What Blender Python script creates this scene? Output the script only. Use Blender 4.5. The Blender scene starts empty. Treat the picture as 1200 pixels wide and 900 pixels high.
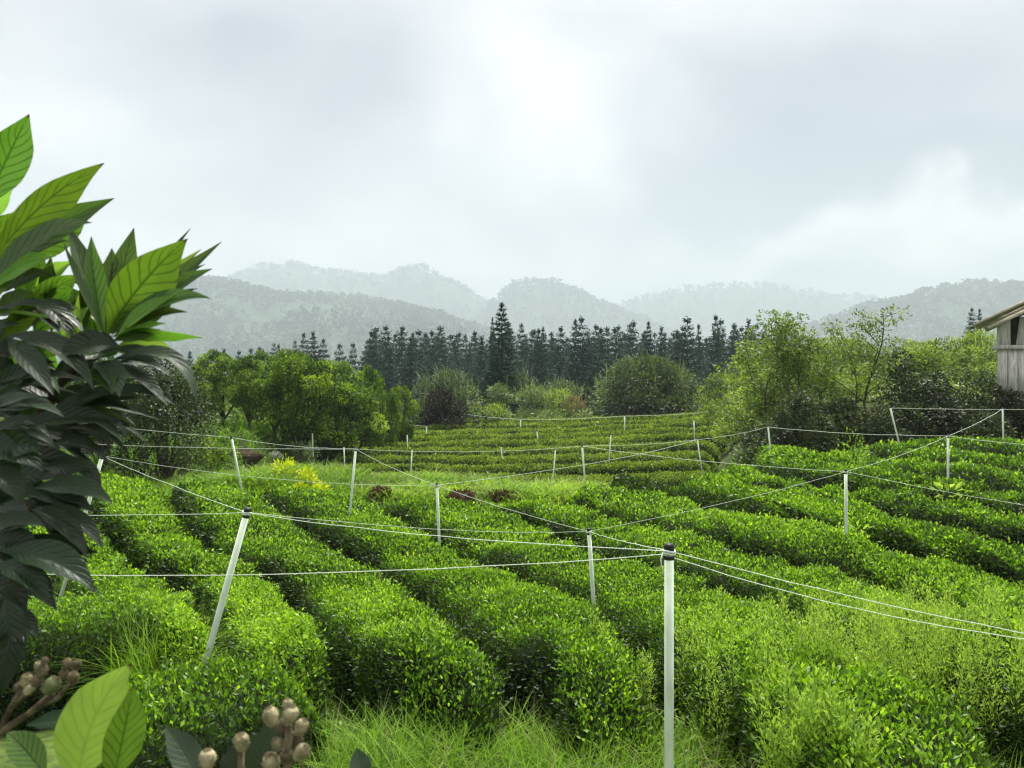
import bpy, math, random
import numpy as np
from mathutils import Vector

random.seed(7)
RNG = np.random.default_rng(7)
sc = bpy.context.scene
R = math.radians

# ------------------------------------------------------------------ camera
EYE = 3.15            # metres above the tea terrace
F = 900.0             # focal length in pixels of a 1200 px wide picture
cam_d = bpy.data.cameras.new('camera')
cam = bpy.data.objects.new('camera', cam_d)
sc.collection.objects.link(cam)
cam.location = (0, 0, EYE)
cam.rotation_euler = (R(90), 0, 0)
cam_d.sensor_width = 36
cam_d.lens = 27
cam_d.shift_y = -20 / 1200
cam_d.clip_start = 0.05
cam_d.clip_end = 12000
cam_d.dof.use_dof = True
cam_d.dof.focus_distance = 9.0
cam_d.dof.aperture_fstop = 8.5
sc.camera = cam

# ------------------------------------------------------------------ light
SUN_EL, SUN_ROT = R(62), R(12)
world = bpy.data.worlds.new('World')
sc.world = world
world.use_nodes = True
wn, wl = world.node_tree.nodes, world.node_tree.links
wn.clear()


def wnode(t, **kw):
    n = wn.new(t)
    for k, v in kw.items():
        setattr(n, k, v)
    return n


def wmath(op, a, b=None, c=None):
    n = wnode('ShaderNodeMath', operation=op)
    for i, v in enumerate((a, b, c)):
        if v is None:
            continue
        if isinstance(v, (int, float)):
            n.inputs[i].default_value = v
        else:
            wl.new(v, n.inputs[i])
    return n.outputs[0]


w_out = wnode('ShaderNodeOutputWorld')
w_bg = wnode('ShaderNodeBackground')
w_bg.inputs['Strength'].default_value = 0.1
wl.new(w_bg.outputs[0], w_out.inputs[0])
sky = wnode('ShaderNodeTexSky')
sky.sky_type = 'NISHITA'
sky.sun_disc = False
sky.sun_elevation = SUN_EL
sky.sun_rotation = SUN_ROT
tc = wnode('ShaderNodeTexCoord')
sep = wnode('ShaderNodeSeparateXYZ')
wl.new(tc.outputs['Generated'], sep.inputs[0])
# cloud deck: the direction projected on a flat layer overhead
zz = wmath('ADD', wmath('MAXIMUM', sep.outputs[2], 0.0), 0.16)
comb = wnode('ShaderNodeCombineXYZ')
wl.new(wmath('DIVIDE', sep.outputs[0], zz), comb.inputs[0])
wl.new(wmath('DIVIDE', sep.outputs[1], zz), comb.inputs[1])
n1 = wnode('ShaderNodeTexNoise')
n1.inputs['Scale'].default_value = 0.62
n1.inputs['Detail'].default_value = 4.0
n1.inputs['Roughness'].default_value = 0.45
n1.inputs['Distortion'].default_value = 0.5
wl.new(comb.outputs[0], n1.inputs['Vector'])


n2 = wnode('ShaderNodeTexNoise')
n2.inputs['Scale'].default_value = 5.0
n2.inputs['Detail'].default_value = 5.0
n2.inputs['Roughness'].default_value = 0.55
wl.new(tc.outputs['Generated'], n2.inputs['Vector'])
sep2 = wnode('ShaderNodeSeparateColor')
wl.new(n2.outputs['Color'], sep2.inputs[0])
offx = wmath('MULTIPLY', wmath('SUBTRACT', sep2.outputs[0], 0.5), 0.34)
offz = wmath('MULTIPLY', wmath('SUBTRACT', sep2.outputs[1], 0.5), 0.22)
skx = wmath('ADD', sep.outputs[0], offx)
skz = wmath('ADD', sep.outputs[2], offz)


def lump(px, py, rx, ry):
    """A soft cloud or gap in the deck, round one direction (smooth 0..1)."""
    d = Vector(((px - 600) / F, 1.0, (430 - py) / F)).normalized()
    dx = wmath('DIVIDE', wmath('SUBTRACT', skx, d.x), rx / F)
    dz = wmath('DIVIDE', wmath('SUBTRACT', skz, d.z), ry / F)
    dy = wmath('MULTIPLY', wmath('SUBTRACT', sep.outputs[1], d.y), 2.0)
    r2 = wmath('ADD', wmath('ADD', wmath('MULTIPLY', dx, dx), wmath('MULTIPLY', dz, dz)), wmath('MULTIPLY', dy, dy))
    return wmath('EXPONENT', wmath('MULTIPLY', r2, -1.0))


dens = wmath('MULTIPLY_ADD', wmath('SUBTRACT', n1.outputs[0], 0.5), 1.6, 0.64)
for px, py, rx, ry, a in ((600, 120, 100, 190, 0.16), (690, 220, 70, 110, 0.18), (1130, 268, 240, 30, 0.55), (200, 300, 170, 55, 0.35), (620, 330, 190, 28, 0.28),
                          (900, 190, 250, 80, -0.42), (650, 262, 110, 34, -0.25), (860, 352, 230, 30, -0.60), (420, 190, 170, 110, -0.22), (240, 90, 260, 70, -0.28),
                          (1050, 60, 220, 70, -0.25), (1120, 205, 160, 26, -0.25), (400, 320, 190, 26, -0.25), (30, 60, 160, 120, 0.15)):
    dens = wmath('MULTIPLY_ADD', lump(px, py, rx, ry), a * 0.95, dens)
ramp = wnode('ShaderNodeValToRGB')
cr = ramp.color_ramp
cr.interpolation = 'B_SPLINE'
cr.elements[0].position = 0.18
cr.elements[0].color = (0.20, 0.228, 0.25, 1)
cr.elements[1].position = 0.98
cr.elements[1].color = (0.80, 0.80, 0.785, 1)
e = cr.elements.new(0.5)
e.color = (0.44, 0.465, 0.485, 1)
e = cr.elements.new(0.74)
e.color = (0.59, 0.602, 0.607, 1)
wl.new(dens, ramp.inputs[0])
gain = wnode('ShaderNodeMix', data_type='RGBA', blend_type='MULTIPLY')
gain.inputs[0].default_value = 1.0
wl.new(ramp.outputs[0], gain.inputs[6])
gain.inputs[7].default_value = (2.05, 1.92, 1.82, 1)
mixw = wnode('ShaderNodeMix', data_type='RGBA')
mixw.inputs[0].default_value = 0.96
wl.new(sky.outputs[0], mixw.inputs[6])
wl.new(gain.outputs[2], mixw.inputs[7])
wl.new(mixw.outputs[2], w_bg.inputs[0])

sun_d = bpy.data.lights.new('sun', 'SUN')
sun_d.energy = 1.5
sun_d.angle = R(28)
sun_d.color = (1.0, 0.97, 0.90)
sun = bpy.data.objects.new('sun', sun_d)
sc.collection.objects.link(sun)
sdir = Vector((math.sin(SUN_ROT) * math.cos(SUN_EL), math.cos(SUN_ROT) * math.cos(SUN_EL), math.sin(SUN_EL)))
sun.rotation_euler = sdir.to_track_quat('Z', 'Y').to_euler()
sun.location = sdir * 60

sc.view_settings.view_transform = 'Standard'
sc.view_settings.look = 'None'
sc.view_settings.gamma = 1
sc.view_settings.exposure = 3.05
sc.cycles.max_bounces = 9
sc.cycles.diffuse_bounces = 5
sc.cycles.glossy_bounces = 2
sc.cycles.transmission_bounces = 4
sc.cycles.volume_bounces = 1
sc.cycles.caustics_reflective = False
sc.cycles.caustics_refractive = False
sc.cycles.sample_clamp_indirect = 4
sc.cycles.use_denoising = True
sc.cycles.denoiser = 'OPENIMAGEDENOISE'
sc.cycles.denoising_prefilter = 'ACCURATE'
sc.cycles.pixel_filter_type = 'BLACKMAN_HARRIS'
sc.cycles.filter_width = 1.3

# ------------------------------------------------------------------ helpers
COL = sc.collection


def tag(o, label=None, cat=None, group=None, kind=None):
    if label:
        o['label'] = label
    if cat:
        o['category'] = cat
    if group:
        o['group'] = group
    if kind:
        o['kind'] = kind
    return o


def link(name, me, parent=None, loc=None):
    o = bpy.data.objects.new(name, me)
    COL.objects.link(o)
    if parent is not None:
        o.parent = parent
    if loc is not None:
        o.location = loc
    return o


def empty(name, loc=(0, 0, 0), rz=0.0, label=None, cat=None, group=None):
    o = bpy.data.objects.new(name, None)
    COL.objects.link(o)
    o.location = loc
    o.rotation_euler = (0, 0, rz)
    o.empty_display_size = 0.2
    return tag(o, label, cat, group)


def mesh_np(name, V, T, mat, tint=None, smooth=False, uv=None):
    """A triangle mesh from numpy arrays; tint = one value per triangle."""
    V = np.ascontiguousarray(V, np.float32)
    T = np.ascontiguousarray(T, np.int32)
    me = bpy.data.meshes.new(name)
    me.vertices.add(len(V))
    me.vertices.foreach_set('co', V.ravel())
    me.loops.add(T.size)
    me.loops.foreach_set('vertex_index', T.ravel())
    me.polygons.add(len(T))
    me.polygons.foreach_set('loop_start', np.arange(0, T.size, T.shape[1], dtype=np.int32))
    me.update(calc_edges=True)
    if tint is not None:
        a = me.attributes.new('tint', 'FLOAT', 'FACE')
        a.data.foreach_set('value', np.ascontiguousarray(tint, np.float32))
    if uv is not None:
        l = me.uv_layers.new(name='UVMap')
        l.data.foreach_set('uv', np.ascontiguousarray(uv[T.ravel()], np.float32).ravel())
    if smooth:
        me.polygons.foreach_set('use_smooth', np.ones(len(T), bool))
    me.materials.append(mat)
    return me


def hash01(ix, iy, iz=0, seed=0):
    h = (ix.astype(np.int64) * 374761393 + iy.astype(np.int64) * 668265263 + np.asarray(iz).astype(np.int64) * 2147483647 + seed * 1274126177)
    h = (h ^ (h >> 13)) * 1274126177 & 0x7fffffff
    h = (h ^ (h >> 16)) & 0xffff
    return h / 65535.0


def vnoise(x, y, seed=0):
    x = np.asarray(x, float); y = np.asarray(y, float)
    ix = np.floor(x); iy = np.floor(y)
    fx = x - ix; fy = y - iy
    fx = fx * fx * (3 - 2 * fx); fy = fy * fy * (3 - 2 * fy)
    a = hash01(ix, iy, 0, seed); b = hash01(ix + 1, iy, 0, seed)
    c = hash01(ix, iy + 1, 0, seed); d = hash01(ix + 1, iy + 1, 0, seed)
    return (a + (b - a) * fx) * (1 - fy) + (c + (d - c) * fx) * fy


def fbm(x, y, seed=0, o=3):
    v = 0; amp = 0.5; tot = 0
    for k in range(o):
        v = v + amp * vnoise(x * 2 ** k, y * 2 ** k, seed + k * 17); tot += amp; amp *= 0.5
    return v / tot


def ss(a, b, x):
    t = np.clip((np.asarray(x, float) - a) / (b - a), 0, 1)
    return t * t * (3 - 2 * t)


def nrm(v):
    return v / np.maximum(np.linalg.norm(v, axis=-1, keepdims=True), 1e-9)


def W(px, py, Y):
    """The point at distance Y that the photograph shows at (px, py)."""
    return Vector(((px - 600) / F * Y, Y, EYE - (py - 430) / F * Y))


# ------------------------------------------------------------------ materials
def mat_new(name):
    m = bpy.data.materials.new(name)
    m.use_nodes = True
    nt = m.node_tree
    for n in list(nt.nodes):
        if n.type != 'OUTPUT_MATERIAL':
            nt.nodes.remove(n)
    return m, nt, nt.nodes['Material Output']


def leaf_mat(name, stops, trans=0.35, tcol=None, rough=0.45, spec=0.35, scale=None):
    """Foliage: colour by the tint stored per leaf, part of the light passing through."""
    m, nt, out = mat_new(name)
    N, L = nt.nodes, nt.links
    at = N.new('ShaderNodeAttribute'); at.attribute_name = 'tint'
    rp = N.new('ShaderNodeValToRGB')
    el = rp.color_ramp.elements
    el[0].position, el[0].color = stops[0][0], (*stops[0][1], 1)
    el[1].position, el[1].color = stops[-1][0], (*stops[-1][1], 1)
    for p, c in stops[1:-1]:
        x = el.new(p); x.color = (*c, 1)
    L.new(at.outputs['Fac'], rp.inputs[0])
    p = N.new('ShaderNodeBsdfPrincipled')
    p.inputs['Roughness'].default_value = rough
    p.inputs['Specular IOR Level'].default_value = spec
    L.new(rp.outputs[0], p.inputs['Base Color'])
    t = N.new('ShaderNodeBsdfTranslucent')
    mx = N.new('ShaderNodeMix'); mx.data_type = 'RGBA'; mx.blend_type = 'MULTIPLY'; mx.inputs[0].default_value = 1
    L.new(rp.outputs[0], mx.inputs[6]); mx.inputs[7].default_value = (*(tcol or (1.5, 1.5, 0.7)), 1)
    L.new(mx.outputs[2], t.inputs[0])
    ms = N.new('ShaderNodeMixShader'); ms.inputs[0].default_value = trans
    L.new(p.outputs[0], ms.inputs[1]); L.new(t.outputs[0], ms.inputs[2])
    L.new(ms.outputs[0], out.inputs[0])
    return m


def solid_mat(name, c1, c2, scale=8.0, rough=0.7, detail=4, bump=0.0, spec=0.3, stretch=(1, 1, 1), c3=None):
    m, nt, out = mat_new(name)
    N, L = nt.nodes, nt.links
    tcn = N.new('ShaderNodeTexCoord'); mp = N.new('ShaderNodeMapping'); mp.inputs['Scale'].default_value = stretch
    L.new(tcn.outputs['Object'], mp.inputs[0])
    nz = N.new('ShaderNodeTexNoise'); nz.inputs['Scale'].default_value = scale; nz.inputs['Detail'].default_value = detail
    L.new(mp.outputs[0], nz.inputs['Vector'])
    rp = N.new('ShaderNodeValToRGB')
    rp.color_ramp.elements[0].position = 0.35; rp.color_ramp.elements[0].color = (*c1, 1)
    rp.color_ramp.elements[1].position = 0.68; rp.color_ramp.elements[1].color = (*c2, 1)
    if c3:
        x = rp.color_ramp.elements.new(0.5); x.color = (*c3, 1)
    L.new(nz.outputs[0], rp.inputs[0])
    p = N.new('ShaderNodeBsdfPrincipled')
    p.inputs['Roughness'].default_value = rough; p.inputs['Specular IOR Level'].default_value = spec
    L.new(rp.outputs[0], p.inputs['Base Color'])
    if bump:
        b = N.new('ShaderNodeBump'); b.inputs['Strength'].default_value = bump; b.inputs['Distance'].default_value = 0.02
        L.new(nz.outputs[0], b.inputs['Height']); L.new(b.outputs[0], p.inputs['Normal'])
    L.new(p.outputs[0], out.inputs[0])
    return m


M = {}
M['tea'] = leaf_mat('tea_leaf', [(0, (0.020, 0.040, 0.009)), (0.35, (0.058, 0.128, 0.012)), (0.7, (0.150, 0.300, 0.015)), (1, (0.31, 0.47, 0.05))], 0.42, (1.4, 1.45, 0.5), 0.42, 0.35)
M['tea_far'] = leaf_mat('tea_leaf_far', [(0, (0.013, 0.026, 0.008)), (0.35, (0.045, 0.090, 0.014)), (0.7, (0.145, 0.225, 0.026)), (1, (0.24, 0.32, 0.045))], 0.36, (1.3, 1.35, 0.6), 0.45, 0.3)
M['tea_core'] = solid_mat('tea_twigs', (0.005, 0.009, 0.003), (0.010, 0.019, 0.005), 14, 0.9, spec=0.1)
M['grass'] = leaf_mat('grass_blade', [(0, (0.05, 0.11, 0.014)), (0.5, (0.14, 0.27, 0.022)), (1, (0.30, 0.44, 0.045))], 0.42, (1.2, 1.3, 0.5), 0.6, 0.12)
M['weed'] = leaf_mat('feathery_weed', [(0, (0.07, 0.14, 0.02)), (0.5, (0.17, 0.29, 0.04)), (1, (0.32, 0.46, 0.09))], 0.45, (1.25, 1.3, 0.6), 0.55, 0.2)
M['yellow'] = leaf_mat('yellow_leaf', [(0, (0.26, 0.38, 0.014)), (1, (0.56, 0.62, 0.03))], 0.35, (1.2, 1.2, 0.5), 0.5, 0.2)
M['citrus'] = leaf_mat('citrus_leaf', [(0, (0.014, 0.036, 0.010)), (0.5, (0.060, 0.125, 0.018)), (1, (0.25, 0.35, 0.040))], 0.36, (1.3, 1.4, 0.5), 0.55, 0.15)
M['bush'] = leaf_mat('bush_leaf', [(0, (0.030, 0.048, 0.020)), (0.5, (0.090, 0.135, 0.045)), (1, (0.19, 0.26, 0.085))], 0.32, (1.2, 1.3, 0.7), 0.5, 0.3)
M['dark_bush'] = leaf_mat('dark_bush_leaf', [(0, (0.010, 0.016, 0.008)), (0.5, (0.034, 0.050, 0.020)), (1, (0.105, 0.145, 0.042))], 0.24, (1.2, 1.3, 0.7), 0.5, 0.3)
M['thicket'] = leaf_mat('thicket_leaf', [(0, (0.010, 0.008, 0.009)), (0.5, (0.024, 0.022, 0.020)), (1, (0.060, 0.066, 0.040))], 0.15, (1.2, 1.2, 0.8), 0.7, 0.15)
M['slope'] = leaf_mat('slope_leaf', [(0, (0.050, 0.085, 0.018)), (0.5, (0.165, 0.245, 0.040)), (1, (0.34, 0.43, 0.085))], 0.36, (1.2, 1.3, 0.6), 0.5, 0.25)
M['straw'] = leaf_mat('straw_leaf', [(0, (0.10, 0.10, 0.045)), (1, (0.26, 0.21, 0.11))], 0.25, (1.1, 1.0, 0.8), 0.7, 0.15)
M['heap'] = leaf_mat('withered_leaf', [(0, (0.035, 0.022, 0.014)), (1, (0.13, 0.075, 0.045))], 0.15, (1.1, 1.0, 0.8), 0.8, 0.1)
M['pine'] = leaf_mat('conifer_needle', [(0, (0.014, 0.034, 0.027)), (0.5, (0.036, 0.078, 0.058)), (1, (0.085, 0.15, 0.095))], 0.12, (1.1, 1.2, 0.8), 0.8, 0.08)
M['far_forest'] = leaf_mat('far_forest_leaf', [(0, (0.015, 0.030, 0.018)), (0.6, (0.045, 0.075, 0.035)), (1, (0.15, 0.20, 0.12))], 0.1, (1.1, 1.2, 0.8), 0.8, 0.1)
M['bark'] = solid_mat('bark', (0.030, 0.024, 0.018), (0.085, 0.070, 0.052), 6, 0.9, bump=0.4, stretch=(3, 3, 0.6), spec=0.1)
M['soil'] = solid_mat('bare_soil', (0.028, 0.021, 0.014), (0.075, 0.056, 0.036), 5, 0.95, bump=0.5, spec=0.05)
M['stone'] = solid_mat('field_stone', (0.16, 0.15, 0.13), (0.36, 0.34, 0.30), 5, 0.9, bump=0.4, spec=0.15)


# ground sheet material: grass and soil broken up by noise
def ground_mat():
    m, nt, out = mat_new('ground_cover')
    N, L = nt.nodes, nt.links
    tcn = N.new('ShaderNodeTexCoord')
    a = N.new('ShaderNodeTexNoise'); a.inputs['Scale'].default_value = 0.5; a.inputs['Detail'].default_value = 6
    b = N.new('ShaderNodeTexNoise'); b.inputs['Scale'].default_value = 9; b.inputs['Detail'].default_value = 5
    L.new(tcn.outputs['Object'], a.inputs['Vector']); L.new(tcn.outputs['Object'], b.inputs['Vector'])
    mx = N.new('ShaderNodeMath'); mx.operation = 'MULTIPLY_ADD'; mx.inputs[1].default_value = 0.5
    L.new(b.outputs[0], mx.inputs[0]); 
    h = N.new('ShaderNodeMath'); h.operation = 'MULTIPLY'; h.inputs[1].default_value = 0.5
    L.new(a.outputs[0], h.inputs[0]); L.new(h.outputs[0], mx.inputs[2])
    rp = N.new('ShaderNodeValToRGB')
    el = rp.color_ramp.elements
    el[0].position = 0.36; el[0].color = (0.030, 0.022, 0.014, 1)
    el[1].position = 0.64; el[1].color = (0.085, 0.13, 0.022, 1)
    x = el.new(0.48); x.color = (0.038, 0.060, 0.014, 1)
    L.new(mx.outputs[0], rp.inputs[0])
    p = N.new('ShaderNodeBsdfPrincipled'); p.inputs['Roughness'].default_value = 0.95; p.inputs['Specular IOR Level'].default_value = 0.1
    L.new(rp.outputs[0], p.inputs['Base Color'])
    bp = N.new('ShaderNodeBump'); bp.inputs['Strength'].default_value = 0.6; bp.inputs['Distance'].default_value = 0.06
    L.new(b.outputs[0], bp.inputs['Height']); L.new(bp.outputs[0], p.inputs['Normal'])
    L.new(p.outputs[0], out.inputs[0])
    return m


M['ground'] = ground_mat()


# ------------------------------------------------------------------ terrain
LOW = -1.35


def xr_of(y):
    return 4.6 + (y - 18) * 0.28


def xl_of(y):
    return -6.6 - 0.06 * (y - 17)


def ground(x, y):
    x = np.asarray(x, float); y = np.asarray(y, float)
    z = 0.75 * ss(9.0, 4.3, y) + 0.9 * ss(4.0, 0.6, y)
    z = z + 0.5 * ss(2.5, 9, x) * ss(7, 11, y) + 0.38 * ss(-1.5, -6, x) * ss(8, 12.5, y)
    z = z + 0.25 * ss(-6, -14, x) * ss(12, 24, y)
    wob = 0.5 * np.sin(x * 0.7) + 0.25 * np.sin(x * 1.9 + 1)
    low = ss(17.0, 18.8, y + wob) * ss(xl_of(y) - 2.2, xl_of(y) + 0.4, x) * ss(xr_of(y) + 2.0, xr_of(y) - 0.1, x)
    lowz = LOW + 0.05 * np.clip(x - 3, 0, 12) * ss(28, 40, y) + 0.08 * ss(46, 54, y)
    z = z * (1 - low) + lowz * low
    bank = ss(21.6, 24.6, y - 0.12 * (x - 10)) * ss(xr_of(y) + 0.6, xr_of(y) + 4.2, x)
    z = z + bank * (1.35 + 0.055 * np.clip(y - 25, 0, 30))
    z = z + 0.42 * ss(14.0, 15.4, y) * ss(18.2, 17.0, y + wob) * ss(-7.5, -5.5, x) * ss(3.6, 1.6, x)
    left = ss(xl_of(y) + 0.2, xl_of(y) - 3, x) * ss(17, 22, y)
    z = z + left * 0.15
    # beyond the tea the land falls into the valley
    fall = ss(54, 92, y + 0.15 * np.abs(x))
    z = z * (1 - fall) + (-7.5) * fall
    z = z - 3.0 * ss(120, 300, y)
    z = z + 0.16 * (fbm(x * 0.35, y * 0.35, 3) - 0.5) + 0.9 * (fbm(x * 0.04, y * 0.04, 9) - 0.5) * ss(55, 90, y)
    return z


def axis_steps(lo_hi_step):
    out = []
    for a, b, s in lo_hi_step:
        out += list(np.arange(a, b, s))
    return np.array(out + [lo_hi_step[-1][1]])


gx = axis_steps([(-5400, -300, 200), (-300, -60, 20), (-60, -24, 3), (-24, 26, 0.6), (26, 60, 3), (60, 300, 20), (300, 5400, 200)])
gy = axis_steps([(-60, -4, 8), (-4, 62, 0.6), (62, 130, 3), (130, 400, 15), (400, 5950, 200)])
GX, GY = np.meshgrid(gx, gy)
GV = np.stack([GX, GY, ground(GX, GY)], -1).reshape(-1, 3)
ny, nx = GX.shape
i = (np.arange(ny - 1)[:, None] * nx + np.arange(nx - 1)[None]).ravel()
GT = np.concatenate([np.stack([i, i + 1, i + nx + 1], 1), np.stack([i, i + nx + 1, i + nx], 1)])
tag(link('ground', mesh_np('ground', GV, GT, M['ground'], smooth=True)), 'uneven grassy soil under the tea field and down into the valley', kind='structure')


def gz(x, y):
    return float(ground(x, y))


def on_top(px, py, h):
    """Where the sight line through (px, py) meets the surface h above the ground."""
    Y = 12.0
    t = np.linspace(2.6, 70, 2700)
    z = EYE - (py - 430) / F * t
    x = (px - 600) / F * t
    d = z - (ground(x, t) + h)
    k = np.argmax(d < 0)
    Y = t[k] if d[k] < 0 else t[-1]
    return np.array([(px - 600) / F * Y, Y])


# ------------------------------------------------------------------ leaves
def rand_unit(n):
    return nrm(RNG.normal(size=(n, 3)))


def leaf_geo(P, A, Nn, L, Wd, fold=0.22):
    """Folded four-point leaves: two triangles each."""
    A = nrm(A)
    S = nrm(np.cross(A, Nn))
    Nn = np.cross(S, A)
    L = np.asarray(L)[:, None]; Wd = np.asarray(Wd)[:, None]
    mid = P + A * L * 0.48
    r = mid + S * Wd * 0.5 + Nn * Wd * fold
    l = mid - S * Wd * 0.5 + Nn * Wd * fold
    tip = P + A * L
    V = np.stack([P, r, tip, l], 1).reshape(-1, 3)
    k = np.arange(len(P)) * 4
    T = np.stack([np.stack([k, k + 1, k + 2], 1), np.stack([k, k + 2, k + 3], 1)], 1).reshape(-1, 3)
    return V, T


def tube(pts, radii, n=6, cap=True):
    """A round tapered bar along points: vertices and triangles."""
    pts = [Vector(p) for p in pts]
    V, T = [], []
    for k, p in enumerate(pts):
        d = (pts[min(k + 1, len(pts) - 1)] - pts[max(k - 1, 0)]).normalized()
        u = d.cross(Vector((0.31, 0.17, 0.93)))
        if u.length < 0.05:
            u = d.cross(Vector((1, 0, 0)))
        u.normalize(); v = d.cross(u)
        for q in range(n):
            a = 2 * math.pi * q / n
            V.append(p + (u * math.cos(a) + v * math.sin(a)) * radii[k])
    for k in range(len(pts) - 1):
        for q in range(n):
            a, b = k * n + q, k * n + (q + 1) % n
            T += [(a, b, b + n), (a, b + n, a + n)]
    if cap:
        c0 = len(V); V.append(pts[0]); V.append(pts[-1])
        e0 = (len(pts) - 1) * n
        for q in range(n):
            T.append((c0, (q + 1) % n, q)); T.append((c0 + 1, e0 + q, e0 + (q + 1) % n))
    return [tuple(v) for v in V], T


class Bag:
    """Collects triangles into one mesh."""
    def __init__(self):
        self.V, self.T, self.t, self.n = [], [], [], 0

    def add(self, V, T, tint=0.5):
        V = np.asarray(V, float); T = np.asarray(T)
        self.V.append(V); self.T.append(T + self.n); self.n += len(V)
        self.t.append(np.full(len(T), tint) if np.isscalar(tint) else np.asarray(tint))
        return self

    def mesh(self, name, mat, smooth=False):
        return mesh_np(name, np.concatenate(self.V), np.concatenate(self.T), mat, np.concatenate(self.t), smooth)


def box(c, s, rot=None):
    """Box of full size s about c, optionally turned by a 3x3 matrix."""
    V = np.array([(x, y, z) for x in (-.5, .5) for y in (-.5, .5) for z in (-.5, .5)]) * np.array(s)
    if rot is not None:
        V = V @ np.array(rot).T
    V = V + np.array(c)
    Q = [(0, 1, 3, 2), (4, 6, 7, 5), (0, 4, 5, 1), (2, 3, 7, 6), (0, 2, 6, 4), (1, 5, 7, 3)]
    T = [t for q in Q for t in ((q[0], q[1], q[2]), (q[0], q[2], q[3]))]
    return V, T


# ------------------------------------------------------------------ tea hedges
def resample(P, n):
    P = np.asarray(P, float)
    d = np.r_[0, np.cumsum(np.linalg.norm(np.diff(P, axis=0), axis=1))]
    t = np.linspace(0, d[-1], n)
    Q = np.stack([np.interp(t, d, P[:, k]) for k in range(P.shape[1])], 1)
    for _ in range(3):      # smooth the corners
        Q[1:-1] = 0.25 * Q[:-2] + 0.5 * Q[1:-1] + 0.25 * Q[2:]
    return Q


phi = np.linspace(0, np.pi, 4001)
PROF = np.stack([0.5 - 0.5 * np.sign(np.cos(phi)) * np.abs(np.cos(phi)) ** 0.50, np.abs(np.sin(phi)) ** 0.42], 1)
arc = np.r_[0, np.cumsum(np.hypot(np.diff(PROF[:, 0]) * 1.2, np.diff(PROF[:, 1]) * 0.75))]
PROF = np.stack([np.interp(np.linspace(0, arc[-1], 41), arc, PROF[:, q]) for q in (0, 1)], 1)


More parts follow.
